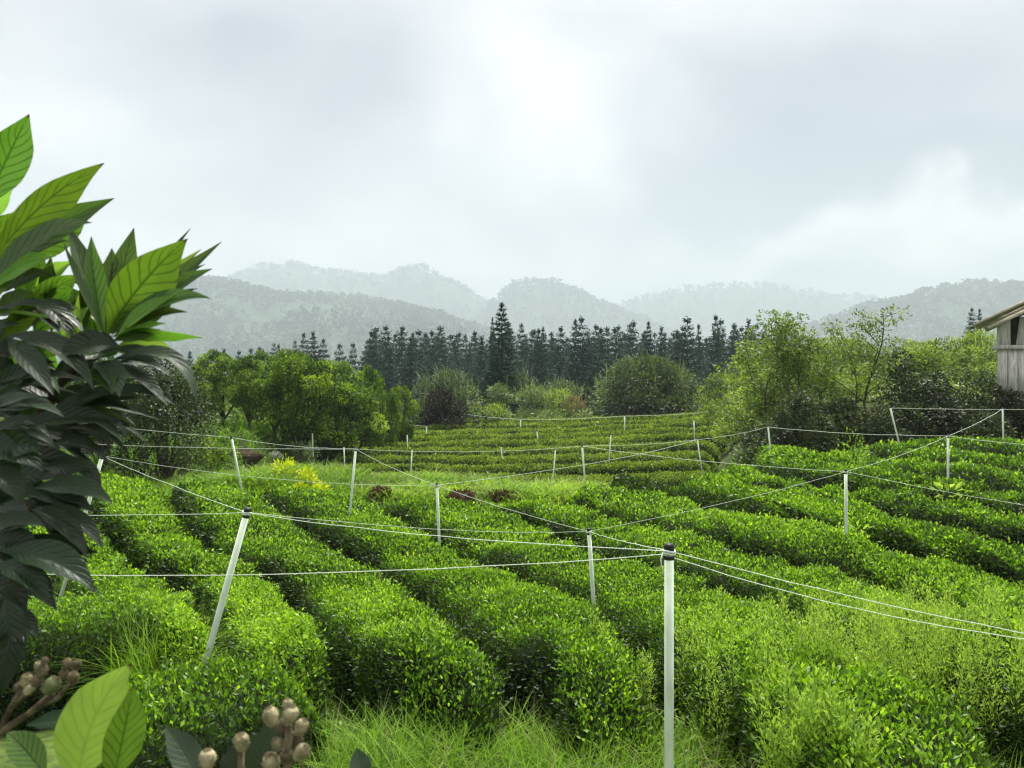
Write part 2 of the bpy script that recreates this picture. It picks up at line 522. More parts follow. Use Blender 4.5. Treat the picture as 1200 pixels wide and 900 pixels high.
def hedge(A, B, height, label, group, mat='tea', gap=0.19, min_px=4.3, cover=1.30, tone=0.0, rough=1.0, name='tea_hedge', seed=0, zexp=0.42, lo=0.80):
    """One clipped tea hedge filling the strip between the xy curves A and B."""
    n = 60
    A = resample(A, n); B = resample(B, n)
    Wv = B - A
    width = np.linalg.norm(Wv, axis=1)
    Cn = 0.5 * (A + B)
    seg = np.r_[0, np.cumsum(np.linalg.norm(np.diff(Cn, axis=0), axis=1))]
    tot = seg[-1]
    endr = min(0.9, tot * 0.3)

    def endf(s):
        e1 = np.clip(np.minimum(s, tot - s) / endr, 0.0, 1)
        return np.sqrt(np.clip(1 - (1 - e1) ** 2, 0.02, 1))

    def point(s, u, infl=0.0):
        """s metres along, u 0..1 over the arch -> position, normal."""
        a = np.stack([np.interp(s, seg, A[:, k]) for k in (0, 1)], -1)
        b = np.stack([np.interp(s, seg, B[:, k]) for k in (0, 1)], -1)
        w = np.linalg.norm(b - a, axis=-1)
        px = np.interp(u, np.linspace(0, 1, 41), PROF[:, 0])
        pz = np.interp(u, np.linspace(0, 1, 41), PROF[:, 1]) ** (zexp / 0.42)
        e2 = endf(s)
        gfr = np.clip(gap / np.maximum(w, 0.3), 0.03, 0.3)
        f = 0.5 + (px - 0.5) * (1 - 2 * gfr) * (0.55 + 0.45 * e2)
        c = 0.5 * (a + b)
        lump = (fbm(c[..., 0] * 1.3 + u * 1.5, c[..., 1] * 1.3 + u * 1.5, 5 + seed) - 0.5)
        lump2 = (vnoise(c[..., 0] * 3.5 + u * 5, c[..., 1] * 3.5 - u * 4, 8 + seed) - 0.5)
        h = height * (1 + 0.22 * rough * lump + 0.10 * rough * lump2) * e2 + infl
        xy = a + (b - a) * f[..., None]
        xy = xy + (b - a) / np.maximum(w, .01)[..., None] * (lump2 * 0.12 * rough)[..., None]
        z = ground(xy[..., 0], xy[..., 1]) + pz * h
        return np.concatenate([xy, z[..., None]], -1), px, pz

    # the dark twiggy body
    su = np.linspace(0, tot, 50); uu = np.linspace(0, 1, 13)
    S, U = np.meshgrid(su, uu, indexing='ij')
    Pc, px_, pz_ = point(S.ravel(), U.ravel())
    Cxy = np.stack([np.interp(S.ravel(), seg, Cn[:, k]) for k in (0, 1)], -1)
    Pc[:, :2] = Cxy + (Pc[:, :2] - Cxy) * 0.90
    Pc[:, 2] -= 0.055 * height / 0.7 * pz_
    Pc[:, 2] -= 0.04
    i = (np.arange(49)[:, None] * 13 + np.arange(12)[None]).ravel()
    T = np.concatenate([np.stack([i, i + 13, i + 14], 1), np.stack([i, i + 14, i + 1], 1)])
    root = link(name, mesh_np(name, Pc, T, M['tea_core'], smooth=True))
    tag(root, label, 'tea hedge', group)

    # leaves, as many as the nearness asks for
    ns = max(6, int(tot / 0.3))
    sm = (np.arange(ns) + 0.5) / ns * tot
    cm = np.stack([np.interp(sm, seg, Cn[:, k]) for k in (0, 1)], -1)
    wm = np.interp(sm, seg, width)
    dist = np.hypot(cm[:, 0], cm[:, 1])
    Ls = np.maximum(0.036, dist * min_px / F)
    area = tot / ns * (wm + 1.5 * height)
    cnt = cover * area / (0.22 * Ls ** 2)
    cnt[np.abs(cm[:, 0]) / np.maximum(cm[:, 1], .5) > 0.86] *= 0.05
    cnt = cnt.astype(int)
    if cnt.sum() < 50:
        return root
    idx = np.repeat(np.arange(ns), cnt)
    m = len(idx)
    s = sm[idx] + RNG.uniform(-.5, .5, m) * tot / ns
    u = RNG.uniform(0, 1, m)
    P, px_, pz_ = point(s, u)
    d = 0.02
    Pu, _, _ = point(s, np.clip(u + d, 0, 1)); Pd, _, _ = point(s, np.clip(u - d, 0, 1))
    tv = nrm(Pu - Pd)
    k = np.clip(np.searchsorted(seg, s), 1, n - 1)
    al = Cn[k] - Cn[k - 1]
    al = nrm(np.concatenate([al, np.zeros((m, 1))], 1))
    Nv = nrm(np.cross(al, tv))
    Nv *= np.sign((Nv * np.concatenate([P[:, :2] - np.stack([np.interp(s, seg, Cn[:, q]) for q in (0, 1)], -1), np.full((m, 1), 0.35)], 1)).sum(1, keepdims=True) + 1e-6)
    # the side turned away from the field of view carries only thin leafage
    see = (Nv * nrm(np.array([0, 0, EYE]) - P)).sum(1)
    keep = (see > -0.05) | (RNG.uniform(0, 1, m) < 0.12)
    P, Nv, idx, pz_, m = P[keep], Nv[keep], idx[keep], pz_[keep], int(keep.sum())
    L = Ls[idx] * RNG.uniform(0.65, 1.25, m)
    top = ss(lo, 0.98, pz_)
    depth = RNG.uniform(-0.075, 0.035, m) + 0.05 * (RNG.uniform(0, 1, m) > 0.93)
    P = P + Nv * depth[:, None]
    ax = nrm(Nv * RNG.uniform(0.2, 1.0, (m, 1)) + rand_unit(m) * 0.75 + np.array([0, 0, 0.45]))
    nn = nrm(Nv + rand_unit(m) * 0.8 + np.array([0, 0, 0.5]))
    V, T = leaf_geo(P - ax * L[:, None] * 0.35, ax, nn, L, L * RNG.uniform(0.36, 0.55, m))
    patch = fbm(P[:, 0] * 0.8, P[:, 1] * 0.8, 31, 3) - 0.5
    tint = 0.05 + 0.70 * top * np.clip(0.55 + depth * 7, 0, 1.2) + RNG.normal(0, 0.20, m) + 0.45 * patch + tone  # old leaves and painted-in shade darken the sides; fresh flush brightens the top
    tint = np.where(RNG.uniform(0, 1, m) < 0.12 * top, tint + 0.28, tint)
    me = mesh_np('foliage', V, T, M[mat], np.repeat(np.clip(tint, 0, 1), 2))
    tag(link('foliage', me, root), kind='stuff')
    return root


def gpx(pts, h=0.54):
    return np.array([on_top(x, y, h) for x, y in pts])


G = [
    [(-130, 610), (-20, 655), (40, 692), (110, 716), (150, 735), (175, 752)],
    [(70, 558), (120, 610), (150, 653), (203, 677), (233, 713), (262, 745), (285, 770)],
    [(188, 562), (197, 577), (213, 607), (233, 637), (260, 652), (300, 670), (330, 690), (367, 730), (400, 760), (425, 790)],
    [(272, 568), (295, 580), (325, 600), (370, 625), (407, 645), (443, 670), (500, 707), (550, 747), (600, 780), (655, 845)],
    [(420, 582), (467, 607), (533, 647), (587, 667), (647, 693), (687, 713), (747, 750), (812, 815)],
    [(535, 580), (590, 603), (647, 620), (677, 637), (733, 660), (800, 677), (850, 692), (900, 715), (1000, 757), (1100, 800), (1200, 850), (1280, 890)],
    [(640, 578), (653, 587), (700, 603), (760, 620), (827, 632), (900, 653), (967, 670), (1007, 682), (1100, 713), (1200, 740), (1290, 765)],
    [(700, 558), (723, 567), (787, 583), (853, 597), (917, 610), (993, 627), (1054, 645), (1100, 658), (1185, 678), (1290, 700)],
    [(770, 550), (793, 557), (840, 568), (891, 576), (935, 583), (967, 591), (1013, 602), (1070, 612), (1147, 628), (1200, 640), (1290, 656)],
    [(846, 546), (900, 557), (946, 565), (1007, 575), (1054, 582), (1098, 589), (1142, 597), (1200, 606), (1290, 619)],
    [(905, 541), (960, 547), (1010, 554), (1060, 561), (1130, 571), (1200, 582), (1290, 593)],
    [(955, 534), (1000, 537), (1060, 542), (1130, 550), (1200, 559), (1290, 569)],
    [(1010, 526), (1060, 527), (1130, 532), (1200, 538), (1290, 545)],
    [(1050, 519), (1100, 517), (1150, 517), (1200, 520), (1290, 526)],
]
GW = [gpx(g) for g in G]
UP = [
    ('short tea hedge half hidden by the dark big-leaved shrub at left', 0.08),
    ('tea hedge left of the leaning white post, furthest left long row', 0.10),
    ('tea hedge passing directly behind the leaning white post', 0.02),
    ('wide tea hedge between the leaning post and the thin post at centre', 0.02),
    ('tea hedge crossed by the thin post and ending behind the thick black-capped post', 0.06),
    ('tea hedge emerging right of the thick black-capped post, under the double rope', 0.07),
    ('long bright tea hedge running from the bright grass to the right edge', 0.14),
    ('dark-sided tea hedge just behind the long bright hedge at right', -0.03),
    ('tea hedge at whose foot the white post right of centre stands', -0.04),
    ('tea hedge just behind the top of the white post right of centre', -0.05),
    ('tea hedge in front of the pale leafy sapling at right', -0.05),
    ('tea hedge beside the pale leafy sapling under the vine-covered bank', -0.06),
    ('tea hedge furthest back at right, at the foot of the dark vine-covered bank', -0.07),
]
GW_RIGHT = gpx(G[4] + [(835, 825), (890, 875), (960, 940)])
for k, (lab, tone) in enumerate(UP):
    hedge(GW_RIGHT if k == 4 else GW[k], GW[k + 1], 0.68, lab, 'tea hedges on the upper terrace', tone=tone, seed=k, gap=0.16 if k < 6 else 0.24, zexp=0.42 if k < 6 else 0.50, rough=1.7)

# two rounded hedges close by on the left
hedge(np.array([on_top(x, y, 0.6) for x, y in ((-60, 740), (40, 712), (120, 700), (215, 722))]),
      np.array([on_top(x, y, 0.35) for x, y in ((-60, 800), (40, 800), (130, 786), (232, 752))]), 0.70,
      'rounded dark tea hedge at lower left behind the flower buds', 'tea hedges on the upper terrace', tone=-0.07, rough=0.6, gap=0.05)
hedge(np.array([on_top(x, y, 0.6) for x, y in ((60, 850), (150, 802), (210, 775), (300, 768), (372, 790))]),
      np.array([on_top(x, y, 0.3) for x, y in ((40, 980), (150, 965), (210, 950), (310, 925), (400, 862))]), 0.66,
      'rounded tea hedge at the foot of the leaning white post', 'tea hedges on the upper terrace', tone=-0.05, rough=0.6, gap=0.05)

# rows of the lower terrace, each a band along the slope
YB = [20.0, 23.6, 26.6, 29.2, 32.0, 34.9, 38.2, 41.6, 45.0, 48.4, 51.6]
ORD = ['nearest row of the far lower terrace, just beyond the bright grass bank', 'second row of the far lower terrace counted from the bright grass',
       'third row of the far lower terrace counted from the bright grass', 'fourth row of the far lower terrace counted from the bright grass',
       'fifth row of the far lower terrace counted from the bright grass', 'sixth row of the far lower terrace, near its middle',
       'fifth row of the far lower terrace counted from the shrubs behind', 'fourth row of the far lower terrace counted from the shrubs behind',
       'third row of the far lower terrace counted from the shrubs behind', 'second row from the back of the far lower terrace']
for k in range(10):
    ya, yb = YB[k], YB[k + 1]

    def band(yy, k=k):
        xa, xb = xl_of(yy) + 0.1, xr_of(yy) + 0.3 + 0.9 * ss(30, 45, yy)
        xs = np.linspace(xa, xb, 26)
        return np.stack([xs, yy + 0.55 * np.sin(xs * 0.33 + yy * 0.16) + 0.9 * (fbm(xs * 0.22, xs * 0 + yy * 0.35, 41) - 0.5) + 0.06 * xs], 1)
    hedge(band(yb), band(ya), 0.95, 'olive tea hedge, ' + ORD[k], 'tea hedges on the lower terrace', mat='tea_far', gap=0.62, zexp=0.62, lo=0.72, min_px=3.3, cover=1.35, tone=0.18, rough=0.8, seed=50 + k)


# ------------------------------------------------------------------ grass
def blades(P, H, lean, wid, segs=3, tint=None, up=1.0):
    """Bent tapering blades of grass rooted at P."""
    n = len(P)
    a = RNG.uniform(0, 2 * np.pi, n)
    D = np.stack([np.cos(a), np.sin(a), np.zeros(n)], 1)
    S = np.stack([-np.sin(a + RNG.normal(0, 0.6, n)), np.cos(a), np.zeros(n)], 1)
    V = []
    for q in range(segs + 1):
        t = q / segs
        c = P + D * (lean * H * t ** 2)[:, None] + np.array([0, 0, 1.0]) * (H * (t - 0.38 * lean * t ** 2.2) * up)[:, None]
        w = (wid * (1 - t) ** 0.7 * 0.5)[:, None]
        if q < segs:
            V += [c - S * w, c + S * w]
        else:
            V += [c]
    V = np.stack(V, 1)
    m = V.shape[1]
    k = np.arange(n)[:, None] * m
    T = []
    for q in range(segs - 1):
        b = 2 * q
        T += [np.concatenate([k + b, k + b + 1, k + b + 3], 1), np.concatenate([k + b, k + b + 3, k + b + 2], 1)]
    b = 2 * (segs - 1)
    T += [np.concatenate([k + b, k + b + 1, k + b + 2], 1)]
    nt_ = len(T)
    T = np.stack(T, 1).reshape(-1, 3)
    tint = RNG.uniform(0.2, 0.8, n) if tint is None else tint
    return V.reshape(-1, 3), T, np.repeat(tint, nt_)


def scatter(n, x0, x1, y0, y1, keep=None):
    x = RNG.uniform(x0, x1, n); y = RNG.uniform(y0, y1, n)
    if keep is not None:
        k = RNG.uniform(0, 1, n) < keep(x, y)
        x, y = x[k], y[k]
    return np.stack([x, y, ground(x, y) - 0.02], 1)


b = Bag()
# soft bright grass on the lip of the upper terrace
P = scatter(30000, -6.6, 4.6, 14.2, 18.4, lambda x, y: np.clip(fbm(x * 1.1, y * 1.1, 77) * 2.6 - 0.55, 0, 1) * ss(14.2, 15.2, y - 0.25 * x * (x > 0)))
Hh = RNG.uniform(0.22, 0.50, len(P)) * (0.6 + 0.8 * fbm(P[:, 0] * 1.6, P[:, 1] * 1.6, 78))
b.add(*blades(P, Hh, RNG.uniform(0.5, 1.3, len(P)), np.full(len(P), 0.040), 3, np.clip(0.10 + 1.15 * fbm(P[:, 0] * .9, P[:, 1] * 1.6, 84) + RNG.normal(0, .18, len(P)), 0, 1)))
# grass at the left border of the field
P = scatter(15000, -9.5, -3.2, 11.5, 18.0, lambda x, y: np.clip(fbm(x * 0.9, y * 0.9, 79) * 2.4 - 0.6, 0, 1))
b.add(*blades(P, RNG.uniform(0.25, 0.6, len(P)), RNG.uniform(0.4, 1.2, len(P)), np.full(len(P), 0.026), 3, np.clip(0.5 + RNG.normal(0, .18, len(P)), 0, 1)))
# the near bank below the camera
P = scatter(22000, -1.9, 2.6, 3.1, 4.7, lambda x, y: np.clip(fbm(x * 1.7, y * 1.7, 80) * 2.2 - 0.45, 0, 1) * (0.35 + 0.65 * ss(-1.3, -0.8, x)))
b.add(*blades(P, RNG.uniform(0.20, 0.55, len(P)), RNG.uniform(0.2, 1.0, len(P)), RNG.uniform(0.005, 0.013, len(P)), 4, np.clip(0.05 + .85 * fbm(P[:, 0] * 2.2, P[:, 1] * 2.2, 85) + RNG.normal(0, .18, len(P)), 0, 1)))
# rough grass between the lower terrace and the brush, and on the left
P = scatter(9000, -12, -5.4, 18, 50, lambda x, y: ss(xl_of(y) + 1.2, xl_of(y) - 0.4, x) * np.clip(fbm(x * 0.5, y * 0.5, 82) * 2 - 0.4, 0, 1))
b.add(*blades(P, RNG.uniform(0.35, 0.9, len(P)), RNG.uniform(0.5, 1.2, len(P)), np.full(len(P), 0.06), 3, np.clip(0.25 + RNG.normal(0, .16, len(P)), 0, 1)))
tag(link('grass', b.mesh('grass', M['grass'])), 'bright green grass on the terrace lip and the near bank', kind='stuff')


b = Bag()
P = scatter(1500, -1.9, 2.4, 3.2, 4.7, lambda x, y: np.clip(fbm(x * 1.9, y * 1.9, 86) * 2.4 - .6, 0, 1))
b.add(*blades(P, RNG.uniform(0.25, 0.65, len(P)), RNG.uniform(0.5, 1.5, len(P)), RNG.uniform(0.004, 0.008, len(P)), 5, RNG.uniform(0, 1, len(P))))
P = scatter(1800, -6, 4, 14.4, 17.8)
b.add(*blades(P, RNG.uniform(0.3, 0.6, len(P)), RNG.uniform(0.5, 1.4, len(P)), np.full(len(P), .022), 3, RNG.uniform(0, 1, len(P))))
tag(link('dry_grass', b.mesh('dry_grass', M['straw'])), 'pale dry blades among the green grass', kind='stuff')


def tuft(x, y, r, n, h, label, wid=0.011, tone=0.5):
    root_z = gz(x, y)
    a = RNG.uniform(0, 2 * np.pi, n); q = r * np.sqrt(RNG.uniform(0, 1, n))
    px_ = x + q * np.cos(a); py_ = y + q * np.sin(a)
    P = np.stack([px_, py_, ground(px_, py_) - 0.02], 1)
    bb = Bag().add(*blades(P - np.array([x, y, root_z]), RNG.uniform(0.55, 1.0, n) * h, RNG.uniform(0.2, 1.25, n), np.full(n, wid) * RNG.uniform(.7, 1.3, n), 5, np.clip(tone + RNG.normal(0, .2, n), 0, 1)))
    o = link('grass_tuft', bb.mesh('grass_tuft', M['grass']), loc=(x, y, root_z))
    return tag(o, label, 'grass tuft', 'long grass tufts in the near field')


for px, py, Y, r, n, h, lab in ((470, 830, 4.15, 0.42, 1100, 0.62, 'large tuft of long arching grass at bottom centre'),
                                (630, 860, 4.0, 0.40, 800, 0.55, 'tuft of long grass at bottom, just left of the thick black-capped post'),
                                (185, 690, 6.0, 0.34, 800, 0.95, 'grass tuft growing up between the rounded dark hedge and the leaning post'),
                                (255, 742, 4.75, 0.22, 260, 0.80, 'thin pale grass tuft around the foot of the leaning white post'),
                                (118, 610, 8.6, 0.35, 700, 0.95, 'grass tuft beside the shrub leaves under the left rope'),
                                (405, 870, 3.9, 0.35, 420, 0.45, 'low grass tuft beside the rounded hedge at the bottom'),
                                (735, 880, 3.9, 0.3, 340, 0.5, 'sparse grass tuft touching the thick black-capped post')):
    p = W(px, py, Y)
    tuft(p.x, Y, r, n, h, lab)


# ------------------------------------------------------------------ feathery weeds
def weed_plant(bag, x, y, h, spread, n_stem, leaf, per, tone):
    z0 = gz(x, y)
    for _ in range(n_stem):
        a = random.uniform(0, 2 * math.pi); q = spread * math.sqrt(random.random())
        hh = h * random.uniform(0.7, 1.05)
        bx, by = x + q * 0.45 * math.cos(a), y + q * 0.45 * math.sin(a)
        tx, ty = x + q * math.cos(a), y + q * math.sin(a)
        t = RNG.uniform(0.32, 1, per)
        rr = 0.07 * (1.15 - t) + 0.028
        off = rand_unit(per) * (rr * RNG.uniform(0.3, 1, per))[:, None]
        P = np.stack([bx + (tx - bx) * t, by + (ty - by) * t, z0 + hh * t], 1) + off
        ax = nrm(off + np.array([0, 0, 0.05]) + 0.03 * rand_unit(per))
        V, T = leaf_geo(P, ax, rand_unit(per) + np.array([0, 0, .8]), leaf * RNG.uniform(.7, 1.3, per), leaf * 0.30 * RNG.uniform(.7, 1.3, per))
        bag.add(V, T, np.repeat(np.clip(tone + 0.25 * (t - .5) + RNG.normal(0, .13, per), 0, 1), 2))
        V, T = tube([(bx, by, z0), (tx, ty, z0 + hh)], [0.0025, 0.001], 3, False)
        bag.add(V, T, 0.4)


b = Bag()
for px, py, Y, h, s, ns in ((850, 755, 5.4, .95, .35, 16), (915, 745, 5.5, .93, .3, 14), (965, 775, 5.3, .95, .32, 16), (1040, 790, 5.2, .98, .3, 15),
                            (1090, 765, 5.7, .92, .28, 11), (1150, 800, 5.3, .92, .35, 14), (1180, 820, 5.0, 1.1, .45, 28), (1060, 820, 5.0, 1.1, .45, 28), (960, 830, 4.9, 1.08, .4, 24), (1100, 850, 4.6, 1.12, .45, 30),
                            (820, 800, 5.0, .9, .35, 16), (740, 820, 5.0, .8, .3, 12), (690, 780, 5.6, .85, .25, 10), (515, 770, 5.0, .80, .3, 14), (470, 765, 5.3, .85, .3, 14),
                            (1020, 850, 4.7, 1.1, .45, 30), (870, 860, 4.4, 1.05, .4, 22), (1170, 870, 4.4, 1.1, .4, 28)):
    p = W(px, py, Y)
    weed_plant(b, p.x, Y, h * .93, s * .8, int(ns * .62), 0.027, 230, 0.80)
tag(link('weed_growth', b.mesh('weed_growth', M['weed'])), 'pale feathery weeds growing through the near tea hedges', kind='stuff')
for px, Y, h, s, lab in ((938, 3.6, 0.86, .20, 'round bright feathery weed bush at bottom right, the left one of a pair'),
                         (990, 3.5, 0.76, .17, 'smaller bright feathery weed bush at the bottom edge, right one of a pair')):
    b = Bag(); x = (px - 600) / F * Y
    weed_plant(b, x, Y, h, s, 34, 0.034, 150, 0.62)
    o = link('feathery_bush', b.mesh('feathery_bush', M['weed']))
    tag(o, lab, 'weed bush', 'feathery bushes at the bottom edge')


# ------------------------------------------------------------------ posts and ropes
def plastic(name, c, rough=0.4, spec=0.4):
    return solid_mat(name, tuple(v * k for v, k in zip(c, (.66, .70, .60))), c, 5.0, rough, 6, 0.05, spec, (3, 3, 1))


M['post'] = plastic('pale_plastic_pipe', (0.66, 0.76, 0.64))
M['cap'] = solid_mat('black_rubber', (0.008, 0.008, 0.009), (0.02, 0.02, 0.022), 20, 0.5)
M['rope'] = solid_mat('white_twine', (0.52, 0.60, 0.50), (0.74, 0.80, 0.70), 90, 0.8, spec=0.1)
POSTS = {
    # top px, foot px, distance, label
    'a': ((784, 637), (784, 893), 3.0, 'thick pale post with black cap, the nearest one, at bottom right of centre'),
    'b': ((291, 595), (243, 768), 4.7, 'leaning pale post with black cap in front of the left tea hedges'),
    'c': ((690, 619), (697, 728), 7.5, 'thin pale post just left of the thick black-capped post'),
    'd': ((512, 566), (515, 641), 10.9, 'upright pale post at centre, in front of the bright grass'),
    'e': ((991, 550), (992, 632), 10.4, 'pale post right of centre standing before the dark-sided hedge'),
    'f': ((1111, 509), (1111, 570), 13.6, 'pale post at right in front of the vine-covered bank'),
    'g': ((417, 524), (411, 591), 12.5, 'tall leaning pale post beside the yellow plants'),
    'h': ((271, 511), (282, 568), 14.5, 'pale post leaning left, in front of the big dark bush at left'),
    'i': ((682, 521), (686, 571), 16.5, 'black-capped pale post at the edge of the bright grass, centre right'),
    'j': ((900, 499), (904, 540), 20.5, 'pale post against the dark bush clump at right'),
    'k': ((1043, 477), (1054, 521), 20.0, 'strongly leaning pale post in front of the vine-covered bank'),
    'l': ((1175, 478), (1176, 521), 20.0, 'pale post below the wooden hut'),
    'm': ((817, 514), (822, 548), 25.0, 'pale post at the right end of the lower terrace, in front'),
    'n': ((813, 492), (814, 513), 36.0, 'small pale post at the right end of the lower terrace, behind'),
    'o': ((732, 487), (732, 506), 41.0, 'small far pale post below the big round bush'),
    'p': ((716, 509), (714, 538), 29.0, 'pale post amid the lower terrace, right of the black-capped centre post'),
    'q': ((651, 526), (648, 562), 24.0, 'pale post on the lower terrace, left of the black-capped centre post'),
    'r': ((629, 505), (632, 528), 37.0, 'small pale post at the middle of the lower terrace'),
    's': ((610, 491), (610, 507), 46.0, 'small far pale post in front of the shrubs behind the lower terrace'),
    't': ((587, 523), (590, 550), 30.0, 'pale post on the lower terrace, behind the brown heaps'),
    'u': ((540, 484), (544, 499), 48.0, 'far tilted pale post in front of the dark mound of shrubs'),
    'v': ((500, 499), (499, 517), 42.0, 'far pale post in front of the left side of the dark mound'),
    'w': ((477, 509), (478, 532), 34.0, 'small pale post on the left half of the lower terrace'),
    'x': ((483, 526), (481, 561), 25.0, 'pale post leaning right on the left half of the lower terrace'),
    'y': ((440, 490), (440, 509), 40.0, 'far pale post at the back left corner of the lower terrace'),
    'z': ((403, 523), (404, 552), 27.0, 'pale post just left of the tall leaning post'),
    'aa': ((366, 507), (367, 533), 28.0, 'pale post on the brushy left border of the lower terrace'),
    'bb': ((862, 480), (863, 495), 45.0, 'faint far pale post on the green slope right of the lower terrace'),
    'cc': ((128, 472), (127, 492), 22.0, 'pale post glimpsed between the shrub leaves at left'),
    'dd': ((121, 531), (97, 612), 8.2, 'leaning pale post partly hidden by the dark shrub leaves'),
}
TOP = {}
post_cache = {}
for key, (t, f, Y, lab) in POSTS.items():
    top = W(*t, Y); foot = W(*f, Y)
    d = (top - foot).normalized()
    # run down the post's own line to the ground
    p = foot.copy()
    while p.z > gz(p.x, p.y) - 0.12 and (top - p).length < 3.2:
        p -= d * 0.05
    Lp = (top - p).length
    rad = 0.018 if key == 'a' else 0.020
    rad = max(rad, 0.0012 * Y * 0.62)
    root = empty('fence_post', p, 0, lab, 'post', 'pale fence posts around the tea field')
    root.rotation_mode = 'QUATERNION'
    root.rotation_quaternion = d.to_track_quat('Z', 'Y')
    cap_h = 0.062
    ring = 14 if Y < 12 else 8
    V, T = tube([(0, 0, 0), (0, 0, Lp - 0.02)], [rad, rad], ring)
    link('pipe', mesh_np('pipe', V, T, M['post'], smooth=False), root)
    if Y < 18:
        bb = Bag()
        prof = [(Lp - cap_h, rad * 1.10), (Lp - 0.05, rad * 1.14), (Lp - 0.046, rad * 1.0), (Lp - 0.038, rad * 1.0), (Lp - 0.034, rad * 1.14), (Lp - 0.010, rad * 1.14), (Lp, rad * 0.9)]
        V, T = tube([(0, 0, z) for z, _ in prof], [r for _, r in prof], ring)
        link('cap', mesh_np('cap', V, T, M['cap']), root)
    else:
        V, T = tube([(0, 0, Lp - 0.02), (0, 0, Lp + 0.02)], [rad * 1.12, rad * 1.0], ring)
        link('cap', mesh_np('cap', V, T, M['cap']), root)
    if Y < 14:
        for hh_ in (.028, .037):
            ringp = [(math.cos(q * .5236) * rad * 1.3, math.sin(q * .5236) * rad * 1.3, Lp - hh_ + .003 * math.sin(q)) for q in range(13)]
            V, T = tube(ringp, [.0042] * 13, 5, False)
            link('twine_wrap', mesh_np('twine_wrap', V, T, M['rope'], smooth=True), root)
        V, T = tube([(rad * 1.1, 0, Lp - .03), (rad * 1.9, .01, Lp - .06), (rad * 1.5, .02, Lp - .12)], [.005, .0035, .002], 5)
        link('loose_end', mesh_np('loose_end', V, T, M['rope'], smooth=True), root)
    TOP[key] = top - d * 0.03

# posts just outside the picture that hold the far ends of the ropes
OUT = {'L1': (-90, 668, 3.4), 'L2': (-120, 601, 5.2), 'L3': (-90, 470, 14.0), 'L4': (-60, 512, 10.0), 'R1': (1310, 762, 2.8), 'R2': (1300, 607, 8.2), 'R3': (1290, 527, 12.0), 'R4': (1290, 479, 20.0)}
for key, (x, y, Y) in OUT.items():
    TOP[key] = W(x, y, Y)


def rope(a, b_, sag, lab, dz=(0, 0), r=None):
    A = TOP[a] + Vector((0, 0, dz[0])); B = TOP[b_] + Vector((0, 0, dz[1]))
    n = 14
    pts, rad = [], []
    for q in range(n + 1):
        t = q / n
        p = A.lerp(B, t); p.z -= sag * 4 * t * (1 - t)
        if 0 < q < n:
            p += Vector((random.uniform(-1, 1), 0, random.uniform(-1, 1))) * .0012 * p.y ** .5
        pts.append(p); rad.append(max(0.0017, 0.00022 * p.y))
    V, T = tube(pts, rad, 5, False)
    o = link('rope', mesh_np('rope', V, T, M['rope'], smooth=True))
    tag(o, lab, 'rope', 'white ropes strung between the posts')


ROPES = [
    ('b', 'a', 0.03, 'long white rope from the leaning post to the thick black-capped post', (0, 0)),
    ('L1', 'a', 0.05, 'white rope crossing low in front of the leaning post from the left edge', (0, -0.01)),
    ('a', 'R1', 0.02, 'upper white rope of the pair running right from the thick post', (0, 0)),
    ('a', 'R1', 0.05, 'lower white rope of the pair running right from the thick post', (-0.02, 0)),
    ('c', 'a', 0.01, 'short white rope from the thin post to the thick post', (0, 0)),
    ('b', 'c', 0.05, 'white rope from the leaning post to the thin post', (0, 0)),
    ('d', 'c', 0.03, 'white rope from the upright centre post to the thin post', (0, 0)),
    ('c', 'e', 0.04, 'white rope from the thin post up to the post right of centre', (0, 0)),
    ('e', 'R2', 0.03, 'white rope from the post right of centre to the right edge', (0, 0)),
    ('i', 'e', 0.06, 'white rope from the black-capped post at the grass edge to the post right of centre', (0, 0)),
    ('e', 'f', 0.04, 'white rope between the two nearest posts at right', (0, 0)),
    ('j', 'f', 0.05, 'white rope in front of the dark bush clump at right', (0, 0)),
    ('f', 'R3', 0.03, 'white rope from the post before the bank to the right edge', (0, 0)),
    ('k', 'R4', 0.03, 'thin white rope across the vine-covered bank below the hut', (0, 0)),
    ('f', 'l', 0.03, 'thin white rope from the post before the bank to the post below the hut', (0, 0)),
    ('m', 'j', 0.05, 'white rope from the end of the lower terrace to the dark bush clump', (0, 0)),
    ('i', 'm', 0.05, 'white rope over the right half of the lower terrace', (0, 0)),
    ('g', 'd', 0.04, 'white rope from the tall leaning post to the upright centre post', (0, 0)),
    ('d', 'm', 0.12, 'white rope from the upright centre post across the lower terrace', (0, 0)),
    ('dd', 'b', 0.02, 'white rope slanting down from behind the shrub to the leaning post', (0, 0)),
    ('L2', 'b', 0.02, 'white rope from the left edge to the top of the leaning post', (0, 0)),
    ('h', 'g', 0.05, 'white rope from the post before the dark bush to the tall leaning post', (0, 0)),
    ('L3', 'h', 0.06, 'upper white rope across the big dark bush at left', (0, 0)),
    ('L4', 'g', 0.05, 'second white rope across the big dark bush at left', (0, 0)),
    ('dd', 'd', 0.10, 'white rope from behind the shrub past the yellow plants', (0, 0)),
    ('g', 'i', 0.08, 'white rope from the tall leaning post to the black-capped post at the grass edge', (0, 0)),
    ('s', 'o', 0.06, 'faint rope between the far posts before the shrubs', (0, 0)),
    ('o', 'bb', 0.06, 'faint far rope below the big round bush', (0, 0)),
    ('u', 's', 0.05, 'faint far rope right of the dark mound', (0, 0)),
    ('y', 'v', 0.05, 'faint far rope left of the dark mound', (0, 0)),
]
for a, b_, sg, lab, dz in ROPES:
    rope(a, b_, sg, lab, dz)


